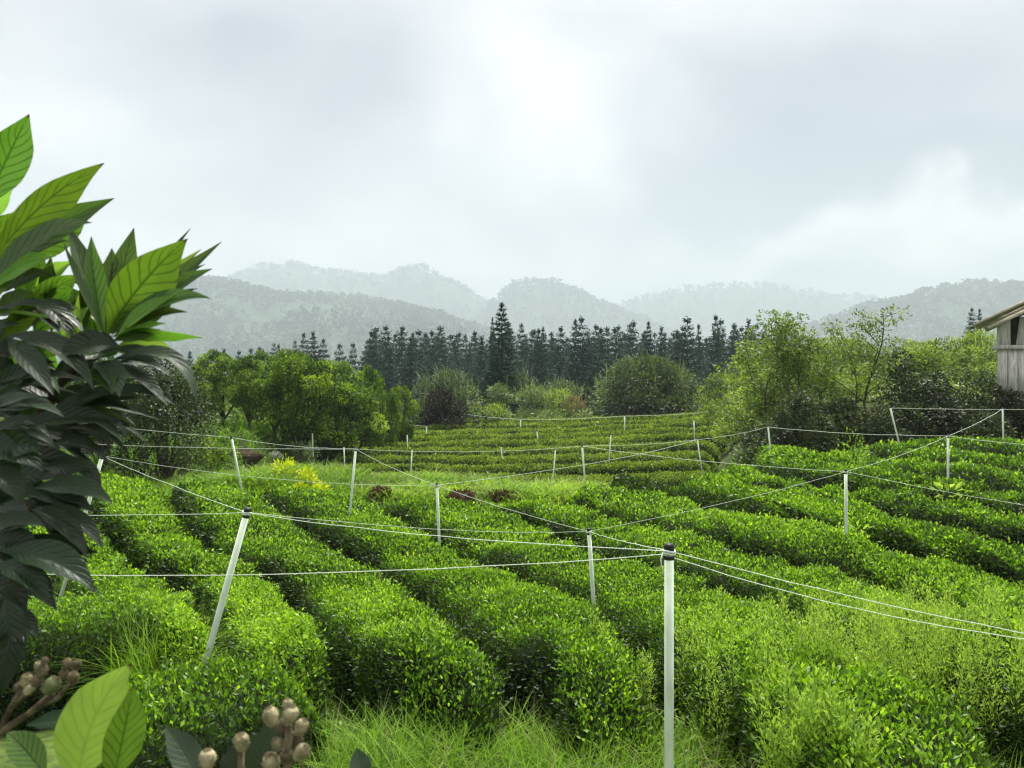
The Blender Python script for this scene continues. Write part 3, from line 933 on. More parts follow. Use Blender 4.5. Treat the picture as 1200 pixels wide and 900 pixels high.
# ------------------------------------------------------------------ small things on the field
def leafy(name, x, y, h, spread, n, leaf, mat, label, cat, group=None, tone=0.5, wid=0.5, z0=None):
    z = gz(x, y) if z0 is None else z0
    bb = Bag()
    d = rand_unit(n); d[:, 2] = np.abs(d[:, 2])
    r = RNG.uniform(0.25, 1, n)
    P = d * r[:, None] * np.array([spread, spread, h])
    V, T = leaf_geo(P, nrm(d + 0.5 * rand_unit(n)), rand_unit(n) + np.array([0, 0, 1.0]), leaf * RNG.uniform(.7, 1.3, n), leaf * wid * RNG.uniform(.7, 1.2, n))
    bb.add(V, T, np.repeat(np.clip(tone + RNG.normal(0, .25, n), 0, 1), 2))
    for _ in range(5):
        a = random.uniform(0, 6.28)
        V, T = tube([(0, 0, -0.05), (math.cos(a) * spread * .5, math.sin(a) * spread * .5, h * .7)], [0.008, 0.004], 4, False)
        bb.add(V, T, 0.1)
    o = link(name, bb.mesh(name, mat), loc=(x, y, z))
    return tag(o, label, cat, group)


for px, py, sp, h, lab in ((333, 548, .27, .36, 'largest bright yellow-green plant, furthest left on the grass'), (360, 557, .18, .25, 'small yellow-green plant, middle one of the group on the grass'),
                           (375, 572, .20, .25, 'sparse yellow-green plant beside the tall leaning post'), (352, 571, .12, .16, 'tiny yellow-green plant in the grass near the tall leaning post')):
    xy = on_top(px, py, 0.35)
    leafy('yellow_plant', xy[0], xy[1], h, sp, 110, 0.11, M['yellow'], lab, 'plant', 'yellow-green plants in the grass', 0.6, z0=gz(*xy) + 0.22)
for px, py, sx, lab in ((445, 573, 0.24, 'brown heap of withered weeds left of the upright centre post'), (541, 578, 0.32, 'brown heap of withered weeds right of the upright centre post'), (587, 577, 0.24, 'smaller brown heap of withered weeds further right on the bright grass')):
    xy = on_top(px, py, 0.22)
    n = 520
    d = rand_unit(n); d[:, 2] = np.abs(d[:, 2])
    P = d * RNG.uniform(.5, 1, n)[:, None] * np.array([sx, sx, 0.13])
    V, T = leaf_geo(P, nrm(d * np.array([1, 1, .2]) + .8 * rand_unit(n)), rand_unit(n) + np.array([0, 0, 1]), 0.075 * RNG.uniform(.6, 1.4, n), 0.03 * RNG.uniform(.6, 1.4, n))
    bb = Bag().add(V, T, np.repeat(RNG.uniform(0, 1, n), 2))
    # a solid mound beneath
    th = np.linspace(0, 2 * np.pi, 17)[:-1]
    ring = [np.array([[0, 0, .11]])]
    for rr, zz_ in ((.45, .09), (.8, .03), (1.0, -0.35)):
        ring.append(np.stack([np.cos(th) * sx * rr, np.sin(th) * sx * rr, np.full(16, zz_)], 1))
    V = np.concatenate(ring); T = [(0, 1 + q, 1 + (q + 1) % 16) for q in range(16)]
    for lv in range(2):
        for q in range(16):
            a0 = 1 + lv * 16 + q; a1 = 1 + lv * 16 + (q + 1) % 16
            T += [(a0, a0 + 16, a1 + 16), (a0, a1 + 16, a1)]
    bb.add(V, T, 0.3)
    tag(link('withered_heap', bb.mesh('withered_heap', M['heap']), loc=(xy[0], xy[1], gz(*xy) + 0.12)), lab, 'plant heap', 'brown heaps on the bright grass')


def rock(x, y, r, label, name='boulder', mat='stone', squash=0.7, cat='rock', dz=0.0):
    bpy_v, bpy_t = [], []
    nl, nr = 9, 14
    for a in range(nl):
        for q in range(nr):
            th_, ph = math.pi * a / (nl - 1), 2 * math.pi * q / nr
            v = np.array([math.sin(th_) * math.cos(ph), math.sin(th_) * math.sin(ph), math.cos(th_)])
            k = 0.75 + 0.5 * float(vnoise(v[0] * 1.7 + 5 + r, v[1] * 1.7 + v[2] * 2.3, 12))
            bpy_v.append(v * k * r * np.array([1, .8, squash]))
    for a in range(nl - 1):
        for q in range(nr):
            i0 = a * nr + q; i1 = a * nr + (q + 1) % nr
            bpy_t += [(i0, i0 + nr, i1 + nr), (i0, i1 + nr, i1)]
    o = link(name, mesh_np(name, bpy_v, bpy_t, M[mat], smooth=False), loc=(x, y, gz(x, y) + dz))
    return tag(o, label, cat)


xy = on_top(317, 527, 0.3)
rock(xy[0], xy[1] + .4, 0.32, 'pale grey boulder beside the bare soil mound at left')
xy = on_top(285, 522, 0.4)
rock(xy[0], xy[1], 0.58, 'brown bare soil mound behind the post that leans left', 'soil_mound', 'soil', 0.5, 'soil mound')

# pale sapling and little weeds between the right hedges
xy = on_top(998, 552, 0.5)
leafy('sapling', xy[0], xy[1], 0.9, 0.42, 360, 0.085, M['weed'], 'pale green leafy sapling standing among the tea at right', 'plant', None, 0.5, z0=gz(*xy) + 0.5)
xy = on_top(1112, 589, 0.5)
leafy('broadleaf_weed', xy[0], xy[1], 0.24, 0.22, 26, 0.17, M['weed'], 'small pale broad-leaved weed between two tea hedges at right', 'plant', None, 0.9, z0=gz(*xy) + 0.6)
xy = on_top(1005, 631, 0.5)
leafy('broadleaf_weed', xy[0], xy[1], 0.18, 0.18, 18, 0.13, M['weed'], 'small pale broad-leaved weed at the foot of the post right of centre', 'plant', None, 0.9, z0=gz(*xy) + 0.55)


# ------------------------------------------------------------------ trees and bushes
def clumps(bag, centres, radii, leaf, per, tone=0.5, spread=0.2, droop=0.0, squash=0.8, wid=0.55, toplight=0.0):
    for c, r in zip(centres, radii):
        n = max(8, int(per * r * r))
        d = rand_unit(n)
        q = RNG.uniform(0.35, 1.0, n) ** 0.6
        P = np.array(c) + d * (q * r)[:, None] * np.array([1, 1, squash])
        ax = nrm(d + 0.7 * rand_unit(n) + np.array([0, 0, -droop]))
        nn = nrm(rand_unit(n) * 0.8 + d * 0.6 + np.array([0, 0, 0.7]))
        V, T = leaf_geo(P, ax, nn, leaf * RNG.uniform(.6, 1.35, n), leaf * wid * RNG.uniform(.7, 1.25, n))
        t = tone + RNG.normal(0, spread) * 0.75 + RNG.normal(0, .16, n)
        bag.add(V, T, np.repeat(np.clip(t, 0, 1), 2))


def limbs(bag, base, tips, r0, fork=0.4):
    for t in tips:
        b0 = Vector(base); t = Vector(t)
        mid = b0.lerp(t, 0.5) + Vector((random.uniform(-.1, .1), random.uniform(-.1, .1), 0.12)) * (t - b0).length
        V, T = tube([b0, mid, t], [r0, r0 * .65, r0 * .22], 5, False)
        bag.add(V, T)


def broadleaf_mesh(w, h, trunk_h, leaf, mat, seed, n_cl=34, per=420, tone=.45, squash=.8, wid=.55, cl=(0.20, 0.34)):
    """Crown and trunk meshes of a round broadleaved tree, base at the origin."""
    random.seed(seed)
    ch = h - trunk_h
    C, Rr = [], []
    for _ in range(n_cl):
        a = random.uniform(0, 2 * math.pi); u = random.uniform(-0.75, 1); q = math.sqrt(max(0, 1 - u * u)) * random.uniform(.55, 1)
        C.append((math.cos(a) * q * w / 2 * .82, math.sin(a) * q * w / 2 * .82, trunk_h + ch * (.46 + .44 * u)))
        Rr.append(random.uniform(*cl) * w * .5)
    cb = Bag(); clumps(cb, C, Rr, leaf, per, tone, .3, 0.1, squash, wid)
    tb = Bag(); V, T = tube([(0, 0, -.3), (0.03, 0, trunk_h * .6), (0, 0.02, trunk_h + ch * .35)], [w * .035, w * .028, w * .02], 7, False); tb.add(V, T)
    limbs(tb, (0, 0, trunk_h * .6), random.sample(C, min(9, len(C))), w * .016)
    return cb.mesh('crown', M[mat]), tb.mesh('trunk', M['bark'], True)


def place(name, meshes, x, y, rz, s, label, cat, group, dz=0.0):
    root = empty(name, (x, y, gz(x, y) + dz), rz, label, cat, group)
    root.scale = s if isinstance(s, tuple) else (s, s, s)
    link('crown', meshes[0], root); link('trunk', meshes[1], root)
    return root


# citrus orchard behind the field at left
CIT = [broadleaf_mesh(2.9, 3.1, 0.5, 0.105, 'citrus', 100 + q, 62, 2300, .56, cl=(.11, .20)) for q in range(4)]
orch = [(232, 424, 30, 'tree at the left end of the orchard, behind the big dark bush'), (262, 418, 31, 'second orchard tree from the left, behind the big dark bush'), (292, 420, 30, 'third orchard tree from the left, above the leaning-left post'),
        (322, 414, 29.5, 'orchard tree with open limbs above the bare soil mound'), (352, 418, 29, 'tallest bright-topped orchard tree left of the centre'), (382, 424, 29.5, 'orchard tree with dark gaps right of the tallest one'),
        (408, 434, 31, 'last full orchard tree before the brush'), (446, 442, 36, 'smaller pale tree right of the orchard'), (470, 448, 38, 'low tree leaning against the dark mound'),
        (212, 418, 34, 'tree top showing behind the left end of the orchard'), (250, 412, 37, 'tree top in the second line of the orchard at left'), (305, 409, 38, 'tree top in the second line of the orchard at its middle'),
        (338, 405, 38, 'tree top in the second line rising above the tallest tree'), (395, 420, 38, 'tree top in the second line at the right of the orchard'), (430, 430, 41, 'tree top behind the small pale tree')]
for k, (px, py, Y, lab) in enumerate(orch):
    wf = .58 if px > 420 else .84
    x = (px - 600) / F * Y; top = EYE - (py - 430) / F * Y
    s = (top - gz(x, Y)) / 3.1
    place('orchard_tree', CIT[k % 4], x, Y, random.uniform(0, 6), (s * wf, s * wf, s * random.uniform(.92, 1.06)), 'green broadleaf ' + lab, 'tree', 'orchard trees behind the field')

# big dark bush in front of the orchard
DB = broadleaf_mesh(2.7, 2.75, 0.15, 0.075, 'dark_bush', 140, 60, 1500, .50, 1.0)
x, Y = (193 - 600) / F * 17.5, 17.5
place('round_bush', DB, x, Y, 0, (1, 1, (EYE + 12 / F * Y - gz(x, Y)) / 2.75), 'big dark bush at left behind the shrub leaves and ropes', 'bush', None)
x, Y = (120 - 600) / F * 19, 19
place('round_bush', CIT[2], x, Y, 1, 0.95, 'leafy bush mostly hidden by the shrub at left', 'bush', None)



# brush, shrubs and mounds: many soft clumps each, with their own stems
def shrub(px, top_py, Y, wpx, mat, label, leaf_px=4.2, tone=.5, n_cl=26, per=None, wid=.5, group='shrubs behind the tea field', name='shrub', squash=.85, seed=0, base=None, fine=0.0):
    random.seed(900 + seed + int(px))
    x = (px - 600) / F * Y
    w = wpx / F * Y; z0 = gz(x, Y)
    h = max(0.5, EYE - (top_py - 430) / F * Y - z0)
    leaf = leaf_px / F * Y
    C, Rr = [], []
    for _ in range(n_cl):
        a = random.uniform(0, 2 * math.pi); u = random.uniform(0, 1); q = math.sqrt(max(0.05, 1 - u ** 2.2)) * random.uniform(.5, 1)
        C.append((math.cos(a) * q * w / 2 * .85, math.sin(a) * q * w / 2 * .7, h * .82 * u)); Rr.append(random.uniform(.14, .26) * max(w, h) * .75)
    cb = Bag(); clumps(cb, C, Rr, leaf, per or 15.0 / leaf ** 2, tone, .35, 0, squash, wid)
    if fine:
        n = int(260 * fine)
        a = RNG.uniform(0, 6.28, n); q = np.sqrt(RNG.uniform(0, 1, n)) * w * .45
        P = np.stack([np.cos(a) * q, np.sin(a) * q, h * (.55 + .3 * (1 - (q / (w * .45)) ** 2))], 1)
        V, T, tt = blades(P, RNG.uniform(.15, .38, n) * h, RNG.uniform(.2, .7, n), np.full(n, leaf * .3), 3, np.clip(RNG.normal(tone + .2, .2, n), 0, 1))
        cb.add(V, T, tt)
    tb = Bag(); limbs(tb, (0, 0, -0.2), [(c[0] * .8, c[1] * .8, c[2] * .85 + .05) for c in random.sample(C, min(10, len(C)))], max(.02, w * .010))
    root = empty(name, (x, Y, z0), 0, label, 'bush', group)
    link('crown', cb.mesh('crown', M[mat]), root); link('stem', tb.mesh('stem', M['bark'], True), root)
    return root


SH = [
    # px, top, Y, width px, material, tone, label
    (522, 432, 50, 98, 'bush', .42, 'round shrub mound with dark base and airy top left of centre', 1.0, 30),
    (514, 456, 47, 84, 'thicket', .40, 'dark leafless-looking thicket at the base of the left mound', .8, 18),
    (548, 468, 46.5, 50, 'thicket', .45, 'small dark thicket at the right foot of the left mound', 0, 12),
    (585, 448, 53, 70, 'bush', .62, 'green shrub below the tall lone conifer', 0, 22),
    (575, 476, 51, 80, 'slope', .40, 'pale creeper-covered shrub sloping down right of the left mound', 0, 20),
    (625, 448, 56, 60, 'bush', .70, 'light green shrub between the two mounds', .6, 18),
    (655, 455, 55, 56, 'slope', .55, 'yellowish shrub with straw stalks at centre', .8, 16),
    (672, 462, 54, 34, 'straw', .60, 'reddish withered stalks left of the big round bush', 1.0, 10),
    (640, 482, 52, 70, 'bush', .62, 'low grey-green shrub at the back edge of the lower terrace', 0, 18),
    (756, 414, 54, 128, 'bush', .40, 'big round grey-green bush right of centre', 1.0, 60),
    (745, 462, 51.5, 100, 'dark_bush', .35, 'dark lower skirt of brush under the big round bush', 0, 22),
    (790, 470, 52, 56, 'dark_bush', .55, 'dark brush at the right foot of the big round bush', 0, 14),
    (690, 480, 51.5, 50, 'bush', .70, 'low pale brush left of the big round bush', 0, 14),
    (705, 440, 58, 50, 'bush', .50, 'shrub behind the left shoulder of the big round bush', .5, 14),
    (450, 455, 44, 60, 'citrus', .62, 'bright green shrub right of the orchard', 0, 20),
    (425, 478, 40, 74, 'bush', .30, 'low brush on the bank below the orchard, right part', 0, 18),
    (380, 484, 36, 74, 'bush', .35, 'low brush on the bank below the orchard, middle part', 0, 18),
    (335, 490, 33, 70, 'dark_bush', .62, 'low brush on the bank below the orchard, left part', 0, 18),
    (465, 486, 45, 66, 'bush', .30, 'grey brush at the far left corner of the lower terrace', 0, 16),
    (400, 508, 31.5, 60, 'dark_bush', .80, 'dark low brush at the left edge of the lower terrace', 0, 16),
    (350, 516, 27, 64, 'dark_bush', .85, 'dark low brush behind the tall leaning post', 0, 16),
    (250, 520, 22, 74, 'citrus', .75, 'green brush around the bare soil mound', 0, 16),
    (610, 432, 63, 60, 'bush', .45, 'shrub just right of the foot of the lone conifer', .4, 14),
    (660, 440, 66, 70, 'bush', .42, 'grey shrub in front of the conifer belt at centre', .4, 14),
]
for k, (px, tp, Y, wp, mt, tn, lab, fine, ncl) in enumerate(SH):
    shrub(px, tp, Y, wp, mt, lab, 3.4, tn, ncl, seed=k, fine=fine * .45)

# shrubs on the right-hand slope and bank
SR = [
    (836, 432, 55, 60, 'slope', .55, 'low bright shrub at the left end of the green slope'),
    (872, 412, 52, 60, 'slope', .62, 'bright shrub on the crest of the slope left of the saplings'),
    (860, 440, 46, 70, 'slope', .60, 'bright shrub on the slope above the end of the lower terrace'),
    (905, 402, 50, 62, 'slope', .50, 'crest shrub behind the left saplings'),
    (950, 397, 46, 66, 'slope', .48, 'crest shrub behind the middle of the saplings'),
    (1000, 395, 44, 70, 'slope', .52, 'crest shrub behind the thin leaning tree'),
    (1055, 394, 42, 72, 'slope', .58, 'crest shrub right of the thin leaning tree'),
    (1105, 390, 40, 70, 'slope', .55, 'crest shrub left of the wooden hut'),
    (1150, 386, 38, 66, 'slope', .50, 'crest shrub just behind the eave of the wooden hut'),
    (1195, 386, 38, 66, 'slope', .50, 'crest shrub behind the wooden hut'),
    (895, 452, 38, 70, 'slope', .55, 'mid-slope shrub behind the dark bush clump, left part'),
    (945, 440, 34, 80, 'slope', .50, 'mid-slope shrub behind the dark bush clump, right part'),
    (1010, 432, 33, 80, 'slope', .45, 'mid-slope shrub behind the thin leaning tree'),
    (1075, 402, 33, 90, 'slope', .60, 'bright green overhang of creepers above the dark bank'),
    (1130, 405, 31, 80, 'slope', .45, 'olive creepers above the dark bank beside the hut'),
    (1170, 432, 28, 70, 'bush', .45, 'olive brush at the foot of the wooden hut'),
    (1160, 400, 33, 70, 'slope', .42, 'olive brush left of the hut wall'),
    (860, 478, 36, 60, 'slope', .62, 'low bright growth on the slope beside the lower terrace'),
    (918, 415, 27, 66, 'slope', .38, 'dense leafy growth around the slender saplings, left part'),
    (958, 425, 26.5, 70, 'slope', .34, 'dense leafy growth around the slender saplings, right part'),
    (885, 445, 26, 56, 'slope', .38, 'leafy growth at the left foot of the saplings'),
    (1005, 440, 27, 60, 'slope', .58, 'pale leafy growth behind the forked thin tree'),
    (835, 470, 44, 50, 'slope', .70, 'pale low growth right of the big round bush'),
]
for k, (px, tp, Y, wp, mt, tn, lab) in enumerate(SR):
    shrub(px, tp, Y, wp, mt, lab, 3.6, tn, 20, seed=60 + k, group='shrubs on the right-hand slope', fine=.5 if k in (8, 9) else 0)
VB = [
    (1062, 412, 24.2, 92, 'dark_bush', .42, 'dark creeper-hung bank face left of the hut, left part'),
    (1115, 420, 24.0, 92, 'dark_bush', .48, 'dark creeper-hung bank face left of the hut, middle part'),
    (1165, 455, 23.8, 90, 'dark_bush', .55, 'dark brush under the wooden hut'),
    (1090, 462, 23.0, 100, 'dark_bush', .45, 'dark brush at the foot of the bank behind the strongly leaning post'),
    (1150, 475, 22.6, 80, 'dark_bush', .50, 'greener brush at the foot of the bank below the hut'),
    (1215, 470, 22.6, 80, 'dark_bush', .50, 'brush at the foot of the bank at the right edge'),
    (940, 452, 22.5, 90, 'dark_bush', .62, 'dark bush clump behind the post at right, right half'),
    (892, 488, 22.2, 74, 'dark_bush', .60, 'dark bush clump behind the post at right, left half'),
    (985, 470, 23.0, 74, 'dark_bush', .70, 'bush below the thin leaning tree'),
    (1030, 478, 22.6, 70, 'dark_bush', .62, 'bush behind the strongly leaning post'),
]
for k, (px, tp, Y, wp, mt, tn, lab) in enumerate(VB):
    shrub(px, tp, Y, wp, mt, lab, 4.4, tn, 26, seed=90 + k, group='dark bushes along the bank')


def sapling_tree(px, top_py, Y, label, lean=0.0, n_br=13, leaf_px=4.6, mat='slope', tone=.6, foot_px=None, thick=.03, sparse=1.0, wmax=.30):
    """A thin tree: leaning stem, rising side branches, leaves in loose sprays."""
    x = ((foot_px or px) - 600) / F * Y; z0 = gz(x, Y)
    tx = (px - 600) / F * Y - x; h = EYE - (top_py - 430) / F * Y - z0
    leaf = leaf_px / F * Y
    root = empty('thin_tree', (x, Y, z0), 0, label, 'tree', 'thin trees on the right-hand slope')
    tb, cb = Bag(), Bag()

    def stem(t):
        return Vector((tx * t ** 1.4 + .06 * h * math.sin(t * 5 + px), 0.04 * h * math.sin(t * 4), h * t))
    pts = [stem(t / 8) for t in range(9)]
    V, T = tube(pts, [thick * (1 - .1 * q) for q in range(9)], 6, False); tb.add(V, T)
    for q in range(n_br):
        t = .25 + .75 * q / n_br
        p = stem(t); a = random.uniform(0, 6.28); ln = h * wmax * (1.15 - t) * random.uniform(.7, 1.3) + .15
        d = Vector((math.cos(a), math.sin(a) * .8, random.uniform(.25, .9)))
        e2 = p + d * ln
        V, T = tube([p, p + d * ln * .5 + Vector((0, 0, .04)), e2], [thick * .5 * (1.2 - t), thick * .3, thick * .12], 4, False); tb.add(V, T)
        for f in (.45, .75, 1.0):
            c = p.lerp(e2, f)
            clumps(cb, [c], [random.uniform(.10, .20) * h * .45 + .08], leaf, sparse * 6.0 / leaf ** 2, tone, .25, .1, .7, .45)
    link('trunk', tb.mesh('trunk', M['bark'], True), root); link('crown', cb.mesh('crown', M[mat]), root)


sapling_tree(908, 372, 24.5, 'tall slender bamboo-like sapling furthest left above the dark bush clump', n_br=16, foot_px=906, tone=.36, thick=.03, wmax=.36, sparse=1.2)
sapling_tree(925, 384, 25.5, 'slender sapling between the tallest ones above the dark bush clump', n_br=15, foot_px=925, tone=.34, wmax=.36, sparse=1.2)
sapling_tree(945, 392, 24.0, 'leafy sapling right of the tallest slender ones', n_br=14, foot_px=942, tone=.4, wmax=.36, sparse=1.2)
sapling_tree(1028, 366, 23.2, 'thin tree with visible forked trunk leaning left, before the bank', n_br=13, foot_px=1022, tone=.42, thick=.05, sparse=.62, wmax=.36)
sapling_tree(986, 380, 24.0, 'thin open tree with feathery leaves left of the forked one', n_br=12, foot_px=1004, tone=.42, sparse=.6, wmax=.34)
sapling_tree(880, 405, 27, 'low airy sapling at the left of the dark bush clump', n_br=12, foot_px=890, tone=.5, wmax=.2)
sapling_tree(965, 400, 26, 'bushy sapling behind the thin open tree', n_br=14, foot_px=965, tone=.38, wmax=.3)
sapling_tree(860, 470, 24, 'small spreading branch reaching left over the lower terrace', n_br=9, foot_px=885, tone=.6, wmax=.4)
# creeping growth over the open ground of the slope and behind the lower terrace
def undergrowth(name, x0, x1, y0, y1, n, keep, mat, label, hmax, leaf_px, tone):
    P = scatter(n, x0, x1, y0, y1, keep)
    m = len(P)
    lump_ = fbm(P[:, 0] * .55, P[:, 1] * .55, 91, 3)
    hh = hmax * np.clip(lump_ * 1.8 - .45, .1, 1) * RNG.uniform(.2, 1, m)
    Lf = np.maximum(.10 if y0 > 10 else .02, P[:, 1] * leaf_px / F) * RNG.uniform(.6, 1.3, m)
    d = rand_unit(m); d[:, 2] = np.abs(d[:, 2]) * .7
    V, T = leaf_geo(P + np.array([0, 0, 1.]) * hh[:, None], d, rand_unit(m) * .7 + np.array([0, -.4, .9]), Lf, Lf * .55)
    t = np.clip(tone + .9 * (fbm(P[:, 0] * .3, P[:, 1] * .3, 92, 3) - .5) + RNG.normal(0, .17, m), 0, 1)
    tag(link(name, mesh_np(name, V, T, M[mat], np.repeat(t, 2))), label, kind='stuff')


undergrowth('slope_undergrowth', 6, 36, 21.5, 60, 42000, lambda x, y: ss(xr_of(y) + .2, xr_of(y) + 1.6, x) * (np.abs(x) < y * .8) * np.where(y < 40, 1, .6), 'slope', 'low bright green growth covering the right-hand slope', 1.0, 4.2, .55)
undergrowth('near_undergrowth', -1.8, 3.0, 3.2, 4.9, 16000, lambda x, y: np.clip(fbm(x * 1.4, y * 1.4, 83) * 2.4 - .6, 0, 1), 'weed', 'small leafy weeds mixed into the grass of the near bank', .42, 7.5, .45)
undergrowth('border_undergrowth', -20, 14, 50.5, 70, 12000, lambda x, y: np.ones_like(x), 'bush', 'low grey-green growth behind the lower terrace', 1.2, 4.0, .6)
undergrowth('orchard_undergrowth', -22, -6, 18, 45, 16000, lambda x, y: ss(xl_of(y) + .6, xl_of(y) - .8, x) * 1.0, 'citrus', 'low green growth under the orchard trees', .7, 4.2, .5)
# tall grass stalks on the crest by the hut
b = Bag()
P = np.stack([RNG.uniform(16, 24, 420), RNG.uniform(39, 43, 420), np.zeros(420)], 1); P[:, 2] = ground(P[:, 0], P[:, 1]) + .3
b.add(*blades(P, RNG.uniform(.7, 2.1, 420), RNG.uniform(.15, .6, 420), np.full(420, .05), 4, RNG.uniform(0, .5, 420)))
tag(link('tall_grass', b.mesh('tall_grass', M['bush'])), 'tall thin grass stalks on the crest left of the hut', kind='stuff')


# ------------------------------------------------------------------ conifers
def conifer_mesh(h, w, seed, n=1500, K=15, leaf=.62, taper=.72, bare=.06, ragged=.35):
    """A conifer: whorls of drooping branches, each a run of small needle sprays."""
    rg = np.random.default_rng(seed)
    NB = 8
    blen = rg.uniform(1 - ragged, 1.12, (K + 1, NB)); bang = rg.uniform(0, 6.283, (K + 1, 1)) + np.arange(NB)[None] * 6.283 / NB + rg.normal(0, .25, (K + 1, NB))
    t = 1 - np.sqrt(rg.uniform(0, 1, n)) * .999
    t = np.where(rg.uniform(0, 1, n) < .12, rg.uniform(.7, 1, n), t)
    k = np.floor(t * K).astype(int); b_ = rg.integers(0, NB, n)
    f = rg.uniform(.05, 1, n) ** .8
    tk = (k + .5) / K
    Rr = w / 2 * np.clip(1.03 - tk, 0, 1) ** taper * np.where(tk < .15, .55 + 3 * tk, 1) * blen[k, b_]
    a = bang[k, b_] + rg.normal(0, .16, n) / np.maximum(f, .3)
    r = Rr * f
    z = h * (bare + (1 - bare) * (tk + rg.normal(0, .22, n) / K)) - .22 * r * (1 - tk) + .18 * r * tk
    D = np.stack([np.cos(a), np.sin(a), np.zeros(n)], 1)
    P = D * r[:, None] + np.array([0, 0, 1.]) * z[:, None]
    A = nrm(D + rg.normal(0, .45, (n, 3)) + np.array([0, 0, .12]))
    Lf = leaf * rg.uniform(.6, 1.3, n) * (1 - .72 * tk)
    V, T = leaf_geo(P - A * Lf[:, None] * .3, A, rg.normal(0, .9, (n, 3)) + np.array([0, -.2, .5]), Lf, Lf * .5, -.2)
    cb = Bag().add(V, T, np.repeat(np.clip(.25 + .35 * f + rg.normal(0, .17, n), 0, 1), 2))
    # leading shoot
    V, T = leaf_geo(np.array([[0, 0, h * .93]] * 4), np.array([[.05 * q, .03, 1] for q in (-1, 0, 1, .5)]), rg.normal(0, 1, (4, 3)), np.full(4, h * .08), np.full(4, .12)); cb.add(V, T, .5)
    tb = Bag(); V, T = tube([(0, 0, -.5), (0, 0, h * .9)], [h * .010, h * .001], 6, False); tb.add(V, T)
    return cb.mesh('crown', M['pine']), tb.mesh('trunk', M['bark'])


CON = [conifer_mesh(14, 6.3 + .6 * (q % 3), 200 + q, 3800, 17 + q, .66, .86 + .07 * (q % 4), .06, .28) for q in range(7)]
SPIRE = conifer_mesh(10, 3.5, 230, 6500, 26, .42, .82, .02, .22)


def conifer(px, top_py, Y, meshes, h0, label, group, wscale=1.0, rz=None):
    x = (px - 600) / F * Y; z0 = gz(x, Y)
    s = (EYE - (top_py - 430) / F * Y - z0) / h0
    t_ = place('conifer', meshes, x, Y, random.uniform(0, 6.28) if rz is None else rz, (s * wscale, s * wscale, s), label, 'tree', group)
    if group:
        t_.rotation_euler.x, t_.rotation_euler.y = random.gauss(0, .022), random.gauss(0, .022)


random.seed(31)
conifer(588, 355, 64, SPIRE, 10, 'tall dark lone spire-shaped conifer left of centre', None, 1.35)
conifer(577, 372, 66, SPIRE, 10, 'slim conifer touching the left side of the tall lone spire', None, .55)
conifer(760, 377, 63, SPIRE, 10, 'dark conifer rising directly behind the big round bush', None, .85)
belt = [(405, 398), (445, 392), (457, 397), (470, 388), (480, 395), (493, 386), (505, 390), (515, 383), (530, 388), (548, 391), (563, 396), (612, 380), (625, 378), (640, 382), (655, 374), (668, 378), (686, 376), (700, 381), (715, 378),
        (727, 384), (738, 380), (775, 384), (790, 380), (800, 384), (808, 375), (822, 376), (836, 374), (850, 375), (862, 373), (875, 370), (886, 373), (897, 382), (912, 386), (935, 384)]
ORDN = ['first', 'second', 'third', 'fourth', 'fifth', 'sixth', 'seventh', 'eighth', 'ninth', 'tenth', 'eleventh', 'twelfth', 'thirteenth', 'fourteenth', 'fifteenth', 'sixteenth',
        'seventeenth', 'eighteenth', 'nineteenth', 'twentieth', 'twenty-first', 'twenty-second', 'twenty-third', 'twenty-fourth', 'twenty-fifth']
n_left = sum(1 for q in belt if q[0] < 588)
for n_, (px, py) in enumerate(sorted(belt)):
    lab_ = 'dark conifer, %s %s of the tall lone spire in the front line of the belt' % ((ORDN[n_left - 1 - n_], 'left') if px < 588 else (ORDN[n_ - n_left], 'right'))
    conifer(px, py + random.uniform(-5, 9), random.uniform(84, 104), random.choice(CON), 14, lab_, 'conifers in the belt behind the field', random.uniform(.95, 1.4))
for q in range(84):
    px = 436 + q * 5.8 + random.uniform(-8, 8)
    conifer(px, random.triangular(376, 408, 396), random.uniform(106, 124), random.choice(CON), 14, 'conifer deep in the conifer belt, its top between those in front', 'conifers deep in the belt', random.uniform(1.1, 1.5))
for n_, (px, py) in enumerate(sorted(((225, 412), (262, 409), (278, 411), (290, 408), (305, 407), (318, 402), (330, 404), (345, 399), (356, 390), (370, 389), (379, 397), (240, 414), (410, 402), (432, 404)))):
    conifer(px, py, random.uniform(98, 118), random.choice(CON), 14, 'small distant conifer, %s from the left above the orchard tree tops' % ORDN[n_], 'conifers above the orchard', random.uniform(.9, 1.3))
for px, py, lab in ((1139, 361, 'left one of two small dark conifers on the crest by the hut'), (1148, 362, 'right one of two small dark conifers on the crest by the hut')):
    x = (px - 600) / F * 60
    conifer(px, py, 60, CON[1 if px < 1145 else 3], 14, lab, None, 1.0)


# ------------------------------------------------------------------ hills
M['hill'] = solid_mat('hill_forest_floor', (0.020, 0.036, 0.018), (0.055, 0.085, 0.038), 0.02, 0.95, spec=0.05)


